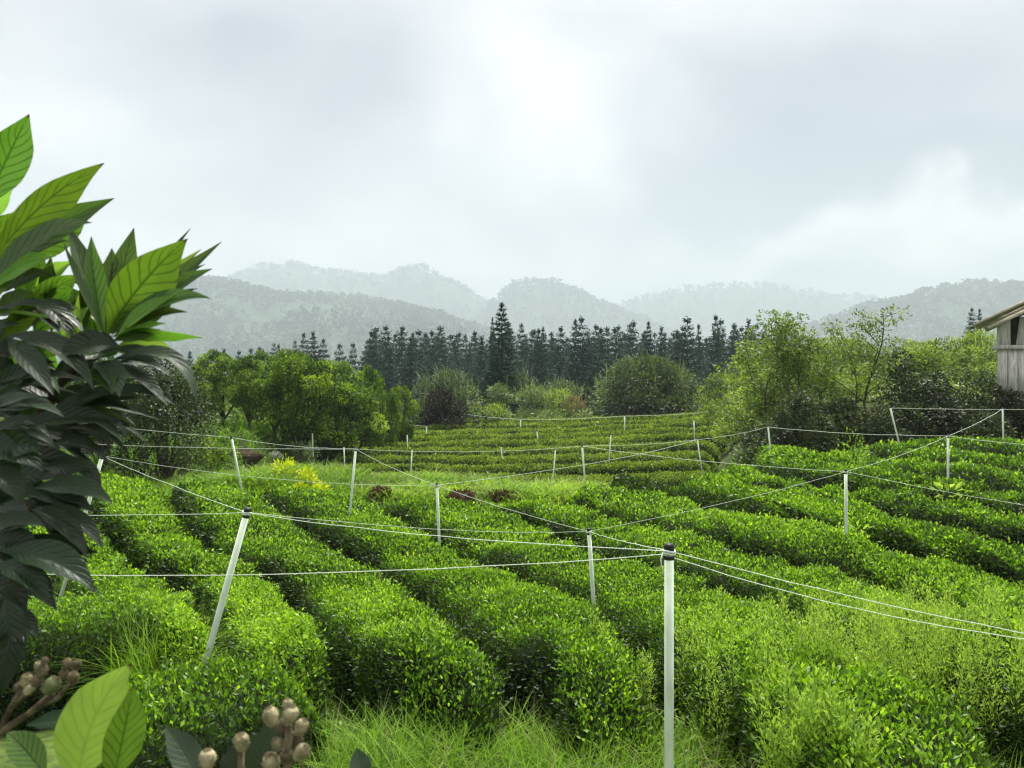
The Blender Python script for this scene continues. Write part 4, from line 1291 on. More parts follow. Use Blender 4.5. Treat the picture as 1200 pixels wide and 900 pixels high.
def hill(ridge, Y, depth, label, n_tree, tree_h, seed, forest_label, bright=0.4, back=1.0):
    """A wooded hill: heights from its skyline, falling away to both sides."""
    xs_px = np.array([r[0] for r in ridge], float); ys_px = np.array([r[1] for r in ridge], float)
    xw = (xs_px - 600) / F * Y; zw = EYE - (ys_px - 430) / F * Y
    base = -12.0

    def height(x, y):
        top = np.interp(x, xw, zw)
        top = top + (1 - 2 * np.abs(2 * fbm(x / depth * 2.2 + 7, x * 0 + seed, seed + 9, 4) - 1)) * .07 * (top - base)
        edge = ss(xw[0] - 1, xw[0] + 0.12 * (xw[-1] - xw[0]), x) * ss(xw[-1] + 1, xw[-1] - 0.12 * (xw[-1] - xw[0]), x)
        t = np.clip((y - (Y - depth)) / depth, 0, 1); t2 = np.clip(((Y + depth * back) - y) / (depth * back), 0, 1)
        f = np.where(y < Y, ss(0, 1, t) * .55 + .45 * t, ss(0, 1, t2))
        gul = np.abs(fbm(x / depth * 3.4 + .35 * y / depth, y / depth * 1.1, seed, 4) - .5) * 2
        n_ = (0.30 - gul) * 0.42 * (top - base) * np.sin(np.pi * np.clip(f, 0, 1)) + (fbm(x / depth * 9, y / depth * 5, seed + 5, 3) - .5) * .10 * (top - base) * f
        return base - 3 + (top - base + 3) * f * edge + n_
    gx_ = np.linspace(xw[0] - 5, xw[-1] + 5, 140); gy_ = np.linspace(Y - depth, Y + depth * back, 40)
    X, YY = np.meshgrid(gx_, gy_)
    V = np.stack([X, YY, height(X, YY)], -1).reshape(-1, 3)
    i = (np.arange(39)[:, None] * 140 + np.arange(139)[None]).ravel()
    T = np.concatenate([np.stack([i, i + 1, i + 141], 1), np.stack([i, i + 141, i + 140], 1)])
    tag(link('hill', mesh_np('hill', V, T, M['hill'], smooth=True)), label, kind='structure')
    # the wood on it
    x = RNG.uniform(xw[0], xw[-1], n_tree); y = RNG.uniform(Y - depth, Y + depth * .12, n_tree)
    m = n_tree // 6
    y[:m] = Y + RNG.uniform(-.05, .03, m) * depth
    z = height(x, y)
    keep = (z > base + 1) & ((fbm(x / depth * 9, y / depth * 9, seed + 21) > .36) | (np.arange(n_tree) < m))
    x, y, z = x[keep], y[keep], z[keep]
    n = len(x)
    hh = tree_h * RNG.uniform(.5, 1.25, n); con = RNG.uniform(0, 1, n) < .4
    bag = Bag()
    br = np.clip(fbm(x / depth * 6, y / depth * 6, seed + 3) * 2.6 - 1.05 + RNG.normal(0, .22, n) + bright - .4, 0, 1)
    for kk in range(5):
        d = rand_unit(n)
        up = RNG.uniform(.15, .95, n)
        rr = np.where(con, .20 * (1.1 - up), .42 * np.sqrt(np.clip(1 - (up - .5) ** 2 * 3, .1, 1))) * hh
        P = np.stack([x, y, z], 1) + np.stack([d[:, 0] * rr * .5, d[:, 1] * rr * .5, up * hh], 1)
        A = nrm(d * np.array([1, 1, .35]) + np.array([0, 0, .25]))
        Lf = np.where(con, .40, .60) * hh
        V, T = leaf_geo(P - A * Lf[:, None] * .4, A, nrm(rand_unit(n) + np.array([0, -.4, .8])), Lf, Lf * .75)
        bag.add(V, T, np.repeat(np.clip(np.where(con, br * .5, br) + RNG.normal(0, .08, n), 0, 1), 2))
    tag(link('hill_forest', bag.mesh('hill_forest', M['far_forest'])), forest_label, kind='stuff')


hill([(60, 430), (130, 385), (180, 350), (225, 335), (255, 333), (285, 342), (330, 352), (370, 352), (420, 358), (470, 366), (520, 380), (560, 392), (620, 408), (690, 430)], 2300, 900,
     'wooded hill rising in the mist behind the orchard at left', 7000, 24, 11, 'misty mixed wood covering the left hill', .55)
hill([(820, 436), (900, 412), (950, 392), (985, 378), (1020, 368), (1060, 361), (1100, 349), (1140, 343), (1175, 345), (1230, 352), (1300, 372), (1380, 425)], 2300, 750,
     'wooded ridge rising in the mist at right behind the slope', 4600, 27, 12, 'misty wood with separate tree tops along the right ridge', .42)
hill([(150, 430), (240, 345), (300, 322), (350, 319), (400, 326), (450, 330), (492, 322), (530, 340), (580, 362), (650, 395), (720, 430)], 4200, 1000,
     'pale mist-covered mountain behind the left hill', 3200, 32, 13, 'faint wood on the pale mountain', .35)
hill([(500, 430), (560, 378), (600, 344), (628, 338), (647, 333), (668, 340), (700, 352), (740, 372), (800, 400), (860, 430)], 3600, 900,
     'pale peaked mountain with trees on its crest at centre', 3000, 30, 14, 'faint wood on the peaked mountain', .35)
hill([(650, 430), (720, 365), (800, 344), (870, 340), (950, 348), (1040, 360), (1120, 390), (1200, 430)], 4600, 1000,
     'blue-grey mountain almost lost in low cloud at right of centre', 2000, 34, 15, 'faint wood on the blue-grey mountain', .3)

# ------------------------------------------------------------------ wooden hut on the bank
M['wood'] = solid_mat('weathered_wood', (0.42, 0.42, 0.39), (0.78, 0.77, 0.72), 5, 0.85, 5, 0.3, 0.15, (5, 5, .5))
M['roof_wood'] = solid_mat('pale_roof_board', (0.45, 0.42, 0.32), (0.75, 0.70, 0.56), 5, 0.8, 5, 0.25, 0.15, (.6, 5, 5))
M['dark_wood'] = solid_mat('dark_inner_wood', (0.045, 0.038, 0.030), (0.10, 0.085, 0.07), 6, 0.9, 4, 0.2, 0.1)
HY = 24.0
hx0 = (1169 - 600) / F * HY
zb = EYE - 36 / F * HY
hut = empty('wooden_hut', (hx0, HY, zb), R(-33), 'small weathered wooden hut with overhanging board roof at the right edge', 'hut')
HW, HD = 2.4, 1.8


def part(name, V, T, mat, parent):
    return link(name, mesh_np(name, V, T, M[mat]), parent)


# lower wall of upright boards
nb = 9
bw = HW / nb
for q in range(nb):
    V, T = box((bw * (q + .5), random.uniform(-.008, .008), .75), (bw - .014, .035, 1.5))
    part('wall_board', V, T, 'wood', hut)
for q in range(6):
    V, T = box((0.0, HD / 6 * (q + .5) + .02, .75), (.035, HD / 6 - .014, 1.5)); part('wall_board', V, T, 'wood', hut)
    V, T = box((HW, HD / 6 * (q + .5) + .02, .75), (.035, HD / 6 - .014, 1.5)); part('wall_board', V, T, 'wood', hut)
V, T = box((HW / 2, HD + .04, .75), (HW, .03, 1.5)); part('back_wall', V, T, 'wood', hut)
V, T = box((HW / 2, -.02, 1.57), (HW + .24, .22, .13)); part('ledge', V, T, 'wood', hut)
V, T = box((HW / 2, HD / 2 + .12, 1.56), (HW - .1, HD - .1, .06)); part('floor_deck', V, T, 'dark_wood', hut)
V, T = box((HW / 2, 0.0, -.06), (HW + .1, .14, .12)); part('sill_beam', V, T, 'wood', hut)
for cx_ in (.16, 1.2, HW - .16):
    V, T = box((cx_, .10, 2.1), (.36 if cx_ < .3 else .14, .12, 1.0)); part('corner_post', V, T, 'wood', hut)
V, T = box((.74, .12, 2.05), (.42, .05, .9), [[math.cos(.12), 0, math.sin(.12)], [0, 1, 0], [-math.sin(.12), 0, math.cos(.12)]]); part('loose_board', V, T, 'wood', hut)
V, T = box((HW / 2, HD, 2.1), (HW, .05, 1.0)); part('back_panel', V, T, 'dark_wood', hut)
for cx_ in (.1, HW - .1):
    V, T = box((cx_, .1, -.9), (.14, .14, 1.6)); part('stilt', V, T, 'wood', hut)
    V, T = box((cx_, HD - .1, -.9), (.14, .14, 1.6)); part('stilt', V, T, 'wood', hut)
ang = math.atan2(.69, 1.33)
ca, sa = math.cos(ang), math.sin(ang)
RL = [[ca, 0, -sa], [0, 1, 0], [sa, 0, ca]]
RRt = [[ca, 0, sa], [0, 1, 0], [-sa, 0, ca]]
ridge_x = HW / 2 + .05
eave_x = -.60
eave_z = (465 - 380) / F * HY
Ls = (ridge_x - eave_x) / ca
for side, rot in ((-1, RL), (1, RRt)):
    for q in range(9):
        yy = -.55 + q * (HD + 1.1) / 8.0
        cx_ = ridge_x + side * (Ls / 2) * ca; cz_ = eave_z + Ls / 2 * sa + random.uniform(-.006, .006)
        V, T = box((cx_, yy, cz_), (Ls + random.uniform(-.04, .04), (HD + 1.1) / 8 - .012, .07), rot); part('roof_board', V, T, 'roof_wood', hut)
    V, T = box((ridge_x + side * (Ls - .40) / 2 * ca, -.64, eave_z + (.40 + (Ls - .40) / 2) * sa - .30), (Ls - .40, .05, .10), rot); part('barge_board', V, T, 'roof_wood', hut)
    for yy in (-.30, HD * .5, HD + .25):
        cx_ = ridge_x + side * (Ls / 2 - .12) * ca; cz_ = eave_z + (Ls / 2) * sa - .14
        V, T = box((cx_ - (-side) * 0.0, yy, cz_), (Ls - .28, .09, .13), rot); part('rafter', V, T, 'roof_wood', hut)


# ------------------------------------------------------------------ big-leaved shrub close to the camera
def big_leaf_mat(name, base, vein, under, trans, tcol, rough=.35, spec=.45, tip=(.03, .02, .015)):
    m, nt, out = mat_new(name)
    N, L = nt.nodes, nt.links
    uv = N.new('ShaderNodeUVMap'); sp = N.new('ShaderNodeSeparateXYZ'); L.new(uv.outputs[0], sp.inputs[0])

    def mth(op, a, b=None, c=None):
        n = N.new('ShaderNodeMath'); n.operation = op
        for i_, v in enumerate((a, b, c)):
            if v is None:
                continue
            if isinstance(v, (int, float)):
                n.inputs[i_].default_value = v
            else:
                L.new(v, n.inputs[i_])
        return n.outputs[0]
    au = mth('ABSOLUTE', mth('SUBTRACT', sp.outputs[0], .5))          # 0 at the midrib, .5 at the edge
    nv_ = N.new('ShaderNodeTexNoise'); nv_.inputs['Scale'].default_value = 14; nv_.inputs['Detail'].default_value = 2
    L.new(N.new('ShaderNodeTexCoord').outputs['Object'], nv_.inputs['Vector'])
    ph = mth('FRACT', mth('ADD', mth('MULTIPLY', nv_.outputs[0], 1.3), mth('MULTIPLY_ADD', sp.outputs[1], 10.0, mth('MULTIPLY', au, -4.6))))
    side = mth('ABSOLUTE', mth('SUBTRACT', ph, .5))                    # 0 at a side vein
    mr = N.new('ShaderNodeMapRange'); mr.interpolation_type = 'SMOOTHSTEP'; L.new(side, mr.inputs[0])
    mr.inputs[1].default_value = .03; mr.inputs[2].default_value = .17; mr.inputs[3].default_value = 1; mr.inputs[4].default_value = 0
    mm = N.new('ShaderNodeMapRange'); mm.interpolation_type = 'SMOOTHSTEP'; L.new(au, mm.inputs[0])
    mm.inputs[1].default_value = .012; mm.inputs[2].default_value = .04; mm.inputs[3].default_value = 1; mm.inputs[4].default_value = 0
    veins = mth('MAXIMUM', mth('MULTIPLY', mr.outputs[0], .8), mm.outputs[0])
    nz = N.new('ShaderNodeTexNoise'); nz.inputs['Scale'].default_value = 26; nz.inputs['Detail'].default_value = 4
    tcn = N.new('ShaderNodeTexCoord'); L.new(tcn.outputs['Object'], nz.inputs['Vector'])
    oi = N.new('ShaderNodeObjectInfo')
    c0 = N.new('ShaderNodeMix'); c0.data_type = 'RGBA'; L.new(veins, c0.inputs[0]); c0.inputs[6].default_value = (*base, 1); c0.inputs[7].default_value = (*vein, 1)
    hs = N.new('ShaderNodeHueSaturation'); L.new(c0.outputs[2], hs.inputs['Color'])
    L.new(mth('ADD', mth('MULTIPLY_ADD', oi.outputs['Random'], .5, .55), mth('MULTIPLY', nz.outputs[0], .4)), hs.inputs['Value'])
    L.new(mth('MULTIPLY_ADD', oi.outputs['Random'], .03, .485), hs.inputs['Hue'])
    tp = N.new('ShaderNodeMapRange'); L.new(sp.outputs[1], tp.inputs[0]); tp.inputs[1].default_value = .955; tp.inputs[2].default_value = .985
    c1 = N.new('ShaderNodeMix'); c1.data_type = 'RGBA'; L.new(tp.outputs[0], c1.inputs[0]); L.new(hs.outputs[0], c1.inputs[6]); c1.inputs[7].default_value = (*tip, 1)
    sn = N.new('ShaderNodeTexNoise'); sn.inputs['Scale'].default_value = 75; sn.inputs['Detail'].default_value = 2
    L.new(tcn.outputs['Object'], sn.inputs['Vector'])
    sm_ = N.new('ShaderNodeMapRange'); sm_.interpolation_type = 'SMOOTHSTEP'; L.new(sn.outputs[0], sm_.inputs[0])
    sm_.inputs[1].default_value = .70; sm_.inputs[2].default_value = .76; sm_.inputs[4].default_value = .75
    c9 = N.new('ShaderNodeMix'); c9.data_type = 'RGBA'; L.new(sm_.outputs[0], c9.inputs[0]); L.new(c1.outputs[2], c9.inputs[6]); c9.inputs[7].default_value = (.06, .042, .02, 1)
    c1 = c9
    gm = N.new('ShaderNodeNewGeometry')
    c2 = N.new('ShaderNodeMix'); c2.data_type = 'RGBA'; L.new(gm.outputs['Backfacing'], c2.inputs[0]); L.new(c1.outputs[2], c2.inputs[6]); c2.inputs[7].default_value = (*under, 1)
    p = N.new('ShaderNodeBsdfPrincipled'); p.inputs['Roughness'].default_value = rough; p.inputs['Specular IOR Level'].default_value = spec
    L.new(c2.outputs[2], p.inputs['Base Color'])
    bp = N.new('ShaderNodeBump'); bp.inputs['Strength'].default_value = .5; bp.inputs['Distance'].default_value = .003
    L.new(mth('MULTIPLY', veins, -1.0), bp.inputs['Height']); L.new(bp.outputs[0], p.inputs['Normal'])
    t = N.new('ShaderNodeBsdfTranslucent')
    mx = N.new('ShaderNodeMix'); mx.data_type = 'RGBA'; mx.blend_type = 'MULTIPLY'; mx.inputs[0].default_value = 1
    L.new(c1.outputs[2], mx.inputs[6]); mx.inputs[7].default_value = (*tcol, 1); L.new(mx.outputs[2], t.inputs[0])
    ms = N.new('ShaderNodeMixShader'); ms.inputs[0].default_value = trans
    L.new(p.outputs[0], ms.inputs[1]); L.new(t.outputs[0], ms.inputs[2]); L.new(ms.outputs[0], out.inputs[0])
    return m


LM = {
    'y': big_leaf_mat('young_big_leaf', (.080, .160, .026), (.034, .074, .014), (.12, .18, .07), .40, (1.65, 1.75, .6), .3, .5),
    'm': big_leaf_mat('mid_big_leaf', (.060, .115, .030), (.045, .085, .026), (.095, .14, .065), .28, (1.6, 1.6, .6)),
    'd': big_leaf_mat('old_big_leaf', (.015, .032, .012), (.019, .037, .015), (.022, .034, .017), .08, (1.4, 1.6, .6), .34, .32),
    'g': big_leaf_mat('grey_big_leaf', (.032, .052, .028), (.046, .068, .040), (.050, .070, .042), .10, (1.4, 1.5, .6), .45, .25),
    'p': big_leaf_mat('pale_young_leaf', (.21, .37, .075), (.17, .31, .06), (.24, .38, .11), .42, (1.45, 1.4, .7), .5, .3),
}


def big_leaf(parent, bx, by, tx, ty, wpx, al, mat, Y0=1.3, dY=0.0, ctrl=None, fold=.24, label=None, name='leaf', point=.78):
    """One leaf from its stalk (bx, by) to its tip (tx, ty); al turns the blade from facing us (0) to edge-on (90)."""
    B, E = W(bx, by, Y0), W(tx, ty, Y0 + dY)
    if ctrl:
        C = W(ctrl[0], ctrl[1], Y0 + dY * .5) * 2 - (B + E) * .5 if len(ctrl) == 3 else W(ctrl[0], ctrl[1], Y0 + dY * .5)
    else:
        C = (B + E) * .5 + Vector((0, random.uniform(-.1, .1), random.uniform(.02, .09))) * (E - B).length
    Wm = wpx / F * Y0
    nu, nv = 16, 6
    V, UV = [], []
    L_ = (E - B).length
    wav = random.uniform(0, 6.28)
    for q in range(nu + 1):
        t = q / nu
        p = B * (1 - t) ** 2 + C * (2 * t * (1 - t)) + E * t ** 2
        d = ((C - B) * (1 - t) + (E - C) * t).normalized()
        v = (cam.location - p).normalized()
        n0 = (v - d * v.dot(d)).normalized()
        sd = d.cross(n0)
        if mat in 'dgmp' and sd.z < 0:      # older leaves turn their upper face to the sky
            sd = -sd
        n_ = n0 * math.cos(R(al)) + sd * math.sin(R(al))
        s_ = d.cross(n_)
        # broadest past the middle, then a drawn-out point
        wv = (math.sin(math.pi * min(1, t ** 0.96)) ** .72) * (1 - .50 * max(0, t - .70) / .30) if 0 < t < 1 else 0
        wv = max(wv * (0.42 + .58 * ss(0, .38, t)), 0.02)
        for r in range(nv + 1):
            s = r / nv * 2 - 1
            off = s_ * (s * Wm * .5 * wv) + n_ * (abs(s) ** 1.2 * fold * Wm * wv + .025 * Wm * wv * math.sin(t * 17 + wav) * s * s)
            V.append(tuple(p + off)); UV.append((r / nv, t))
    T = []
    for q in range(nu):
        for r in range(nv):
            a = q * (nv + 1) + r
            T += [(a, a + 1, a + nv + 2), (a, a + nv + 2, a + nv + 1)]
    base = W(bx, by, Y0)
    o = link(name, mesh_np(name, V, T, LM[mat], smooth=True, uv=np.array(UV)), parent)
    o.matrix_parent_inverse = parent.matrix_world.inverted()
    if label:
        o['label'] = label
    return o


random.seed(5)
SHX, SHY = -1.08, 1.42
shrub_root = empty('broadleaf_shrub', (SHX, SHY, gz(SHX, SHY)), 0, 'tall shrub with long leathery leaves at left, bright on top, dark below', 'shrub')
bpy.context.view_layer.update()
tb = Bag()
foot = Vector((SHX, SHY, gz(SHX, SHY) - .1))
for pts, r0 in (([foot, W(-60, 700, 1.40), W(20, 540, 1.42), W(70, 450, 1.38), W(124, 396, 1.32)], .016), ([foot, W(-110, 620, 1.45), W(-60, 430, 1.42), W(-10, 330, 1.34)], .016),
                ([W(20, 540, 1.42), W(60, 520, 1.36), W(90, 495, 1.3)], .009), ([W(-60, 700, 1.40), W(-10, 660, 1.3), W(40, 590, 1.28)], .010), ([W(-60, 430, 1.42), W(-10, 415, 1.36), W(30, 400, 1.3)], .009),
                ([W(-60, 700, 1.4), W(-20, 740, 1.25), W(4, 712, 1.2)], .009)):
    V, T = tube(pts, [r0 * (1 - .55 * q / (len(pts) - 1)) for q in range(len(pts))], 8, False); tb.add(V, T)
o = link('trunk', tb.mesh('trunk', M['bark'], True), shrub_root); o.matrix_parent_inverse = shrub_root.matrix_world.inverted()
LEAVES = [
    # bx, by, tx, ty, width, turn, material, Y0, dY, ctrl
    (-22, 250, 34, 134, 62, 8, 'y', 1.30, .02, None), (-10, 262, 11, 217, 22, 10, 'p', 1.36, .0, None),
    (-18, 318, 122, 191, 62, 25, 'y', 1.26, .03, (40, 232)), (20, 312, 109, 237, 60, 5, 'y', 1.38, .02, None),
    (-25, 345, 108, 261, 56, 62, 'm', 1.22, .0, (50, 268)), (122, 396, 80, 262, 38, 28, 'm', 1.33, .05, (98, 320)),
    (122, 394, 74, 282, 26, 66, 'm', 1.29, -.03, (84, 330)), (123, 394, 107, 277, 34, 18, 'y', 1.31, .02, (106, 330)),
    (124, 392, 131, 291, 46, 8, 'y', 1.36, .04, None), (125, 392, 219, 280, 84, 14, 'y', 1.30, -.02, (160, 330)),
    (128, 390, 157, 267, 38, 10, 'y', 1.39, .05, None), (135, 386, 224, 267, 26, 58, 'g', 1.38, .05, None),
    (135, 388, 260, 283, 34, 35, 'm', 1.36, .05, (190, 345)), (135, 390, 249, 315, 42, 30, 'm', 1.33, .03, (180, 342)),
    (130, 394, 247, 350, 34, 38, 'm', 1.28, -.03, (190, 338)), (132, 396, 220, 366, 26, 35, 'm', 1.28, .0, (170, 362)),
    (130, 400, 188, 386, 22, 25, 'y', 1.28, .02, None), (128, 412, 214, 424, 36, 20, 'p', 1.37, .05, (170, 398)),
    (128, 424, 232, 478, 34, 56, 'g', 1.24, -.04, (212, 388)), (128, 424, 205, 446, 22, 50, 'd', 1.28, .0, (165, 410)),
    (116, 424, 140, 466, 44, 20, 'g', 1.24, -.05, (128, 430)), (142, 408, 70, 420, 46, 25, 'd', 1.22, -.04, (100, 396)),
    (6, 394, 110, 458, 44, 30, 'g', 1.20, -.03, (74, 392)), (-15, 366, 106, 402, 26, 62, 'd', 1.22, -.02, (66, 338)),
    (40, 356, 86, 400, 40, 20, 'd', 1.24, -.02, (66, 356)), (110, 402, 68, 330, 46, 12, 'y', 1.40, .04, None),
    (30, 368, 93, 322, 46, 15, 'y', 1.38, .02, None), (30, 352, 51, 298, 30, 10, 'y', 1.42, .02, None),
    (40, 340, 86, 306, 30, 35, 'p', 1.40, .0, None), (-20, 360, 20, 325, 26, 40, 'p', 1.32, .0, None), (-20, 392, 24, 380, 28, 48, 'g', 1.28, .0, None),
    (40, 420, 74, 388, 40, 10, 'y', 1.44, .02, None), (70, 412, 96, 384, 30, 15, 'y', 1.45, .02, None), (8, 450, 32, 408, 40, 10, 'y', 1.45, .0, None), (44, 450, 64, 415, 34, 10, 'y', 1.46, .0, None),
    (-20, 470, 66, 424, 32, 30, 'd', 1.26, .0, (20, 430)), (20, 455, 58, 434, 20, 30, 'g', 1.27, .0, None), (24, 500, 62, 446, 50, 10, 'm', 1.44, .0, None),
    (-5, 450, 100, 446, 24, 58, 'g', 1.26, -.04, (50, 434)), (92, 470, 205, 475, 22, 50, 'g', 1.27, .0, (160, 442)), (90, 474, 178, 471, 18, 48, 'g', 1.25, .0, (130, 452)),
    (70, 492, 135, 462, 26, 40, 'd', 1.27, .02, (100, 462)), (85, 470, 130, 450, 20, 40, 'g', 1.31, .0, (112, 444)),
    (50, 488, 160, 484, 22, 50, 'd', 1.28, .0, (110, 462)), (-20, 484, 75, 489, 32, 32, 'g', 1.14, -.02, (30, 458)), (-22, 512, 58, 512, 30, 38, 'd', 1.12, -.02, (30, 482)),
    (10, 508, 69, 530, 20, 35, 'd', 1.16, .0, (46, 502)), (76, 502, 128, 530, 22, 50, 'g', 1.24, .0, (124, 496)), (104, 492, 172, 520, 15, 45, 'g', 1.27, .0, (140, 488)),
    (94, 486, 160, 500, 16, 40, 'd', 1.28, .0, (130, 476)), (20, 498, 140, 494, 36, 25, 'd', 1.24, .0, (80, 484)), (100, 488, 150, 520, 18, 46, 'g', 1.25, .0, (140, 486)),
    (70, 520, 128, 545, 24, 35, 'd', 1.24, .0, (105, 515)), (60, 520, 118, 528, 30, 28, 'g', 1.27, .0, (90, 516)), (86, 520, 118, 515, 24, 40, 'm', 1.33, .0, None),
    (48, 548, 118, 577, 32, 28, 'd', 1.20, .0, (106, 536)), (40, 566, 110, 552, 26, 38, 'd', 1.25, .0, (80, 548)), (38, 572, 132, 589, 40, 25, 'g', 1.18, -.02, (92, 564)),
    (26, 578, 110, 601, 38, 22, 'd', 1.20, .0, (72, 578)), (44, 594, 121, 644, 34, 26, 'g', 1.17, -.02, (92, 600)), (36, 596, 103, 654, 36, 22, 'd', 1.15, -.02, (76, 606)),
    (-20, 618, 54, 618, 34, 30, 'g', 1.12, .0, (20, 604)), (0, 646, 112, 694, 56, 18, 'd', 1.10, -.02, (66, 644)), (-10, 662, 58, 708, 44, 20, 'd', 1.08, -.02, (32, 664)),
    (0, 716, 47, 751, 30, 25, 'g', 1.12, .0, (26, 716)), (6, 700, 4, 812, 58, 8, 'd', 1.02, -.02, (16, 750)), (-20, 552, 26, 592, 46, 20, 'g', 1.10, .0, (10, 556)),
    (-24, 524, 50, 552, 60, 18, 'd', 1.10, .0, (18, 518)), (-15, 590, 50, 584, 40, 25, 'd', 1.16, .0, (20, 572)), (-20, 640, 44, 650, 48, 18, 'd', 1.12, .0, (20, 628)),
    (-26, 690, 30, 726, 50, 14, 'd', 1.10, .0, (10, 684)), (-20, 566, 84, 556, 44, 16, 'd', 1.30, .0, None), (-20, 540, 92, 538, 46, 14, 'd', 1.32, .0, None),
    (-20, 600, 90, 612, 44, 14, 'd', 1.30, .0, None), (-30, 640, 70, 668, 50, 12, 'd', 1.30, .0, None), (-30, 690, 36, 690, 54, 12, 'd', 1.30, .0, None),
    (-25, 508, 100, 512, 48, 14, 'd', 1.34, .0, None), (-25, 470, 60, 476, 44, 14, 'd', 1.36, .0, None), (-30, 430, 24, 440, 50, 14, 'd', 1.34, .0, None), (-30, 400, 14, 420, 46, 20, 'd', 1.30, .0, None),
    (-36, 740, 16, 700, 60, 12, 'd', 1.26, .0, None), (-40, 780, 2, 740, 60, 12, 'd', 1.2, .0, None), (-20, 300, 30, 330, 40, 30, 'm', 1.36, .0, None), (-30, 300, 12, 250, 50, 12, 'y', 1.40, .0, None),
    (-15, 345, 60, 318, 40, 40, 'm', 1.33, .0, None), (-10, 372, 50, 345, 40, 30, 'm', 1.30, .0, None), (10, 380, 92, 362, 34, 45, 'm', 1.30, .0, (50, 355)), (60, 392, 60, 300, 34, 30, 'm', 1.40, .0, None),
    (100, 396, 96, 312, 26, 50, 'm', 1.36, .0, None), (-20, 330, 78, 282, 40, 35, 'm', 1.34, .0, (30, 288)), (118, 396, 88, 344, 30, 20, 'y', 1.42, .0, None), (20, 350, 24, 286, 34, 15, 'y', 1.43, .0, None), (-15, 410, 40, 372, 40, 30, 'm', 1.34, .0, None),
    (132, 392, 214, 318, 36, 45, 'm', 1.37, .03, (175, 345)), (130, 390, 186, 296, 40, 12, 'y', 1.40, .03, None), (134, 394, 232, 338, 26, 55, 'g', 1.36, .03, (190, 350)), (128, 410, 196, 440, 26, 50, 'g', 1.32, .0, (170, 404)),
    (0, 400, 46, 338, 36, 20, 'y', 1.29, .0, None), (40, 398, 84, 334, 34, 25, 'y', 1.31, .0, None), (-12, 340, 66, 300, 34, 30, 'p', 1.29, .0, (20, 305)), (90, 396, 112, 322, 30, 20, 'p', 1.37, .0, None),
    (-10, 308, 88, 262, 34, 35, 'y', 1.33, .0, (36, 262)), (10, 420, 66, 396, 34, 15, 'y', 1.27, .0, None), (70, 400, 104, 360, 26, 30, 'p', 1.27, .0, None), (-14, 286, 58, 236, 36, 20, 'y', 1.36, .0, None),
    (138, 386, 236, 292, 26, 40, 'p', 1.40, .03, (190, 330)), (126, 392, 172, 302, 34, 22, 'y', 1.34, .02, None), (135, 396, 206, 346, 24, 40, 'p', 1.26, .0, (168, 360)),
    (60, 440, 118, 420, 36, 16, 'd', 1.38, .0, None), (60, 470, 120, 474, 30, 16, 'd', 1.38, .0, None), (10, 440, 70, 470, 40, 16, 'd', 1.38, .0, None),
]
for lf in LEAVES:
    bx, by, tx, ty, w_, al, mt, Y0, dY, ctrl = lf
    big_leaf(shrub_root, bx, by, tx, ty, w_ * .72, al + (12 if mt in 'dg' else 4 if mt == 'm' else 0) * (al < 50), mt, Y0, dY, ctrl)
    # a neighbour of the same whorl, a little behind and shorter
    if mt in 'dg' or random.random() < .55:
      for _ in range(2 if mt in 'dg' else 1):
        k = random.uniform(.62, .95); rot = random.uniform(-.42, .42)
        dx, dy = (tx - bx) * k, (ty - by) * k
        nx_, ny_ = dx * math.cos(rot) - dy * math.sin(rot), dx * math.sin(rot) + dy * math.cos(rot)
        big_leaf(shrub_root, bx, by, bx + nx_, by + ny_, w_ * .58, al + random.uniform(-15, 25), ('m' if mt in 'dg' and by < 480 and random.random() < .45 else mt) if random.random() < .75 else {'d': 'g', 'g': 'd', 'y': 'm', 'm': 'y', 'p': 'm'}[mt],
                 Y0 + random.uniform(.03, .09), dY + random.uniform(-.06, .06), None)

# bright young shoot at the bottom left
sx, sy = (90 - 600) / F * .95, .95
shoot = empty('young_shoot', (sx, sy, gz(sx, sy)), 0, 'young shoot with large pale green leaves at the bottom left corner', 'shoot')
bpy.context.view_layer.update()
big_leaf(shoot, 88, 935, 154, 778, 72, 4, 'p', .95, .02, (96, 838), .10)
big_leaf(shoot, 130, 925, 156, 803, 46, 20, 'y', .93, .0, (146, 858), .14, 'bright yellow-green translucent leaf')
big_leaf(shoot, 58, 915, 8, 858, 34, 10, 'y', .93, .0, (26, 872), .12)
big_leaf(shoot, 30, 850, 100, 846, 26, 40, 'd', 1.0, .0, (64, 842), .12)
V, T = tube([Vector((sx, sy, gz(sx, sy) - .05)), W(100, 1000, .95), W(88, 925, .95)], [.008, .006, .004], 7, False)
o = link('stem', mesh_np('stem', V, T, M['bark'], smooth=True), shoot); o.matrix_parent_inverse = shoot.matrix_world.inverted()

# flower buds
M['bud'] = solid_mat('woolly_bud', (.19, .17, .09), (.46, .42, .27), 60, .9, 4, .5, .1, c3=(.32, .28, .17))
M['green_bud'] = solid_mat('green_bud', (.10, .125, .055), (.20, .23, .12), 40, .8, 4, .3, .15)
M['red_bud'] = solid_mat('reddish_bud', (.065, .055, .034), (.18, .15, .092), 60, .9, 4, .4, .1)


M['wool'] = leaf_mat('bud_wool', [(0, (.12, .095, .055)), (1, (.42, .37, .26))], .3, (1.1, 1.1, .9), .9, .05)


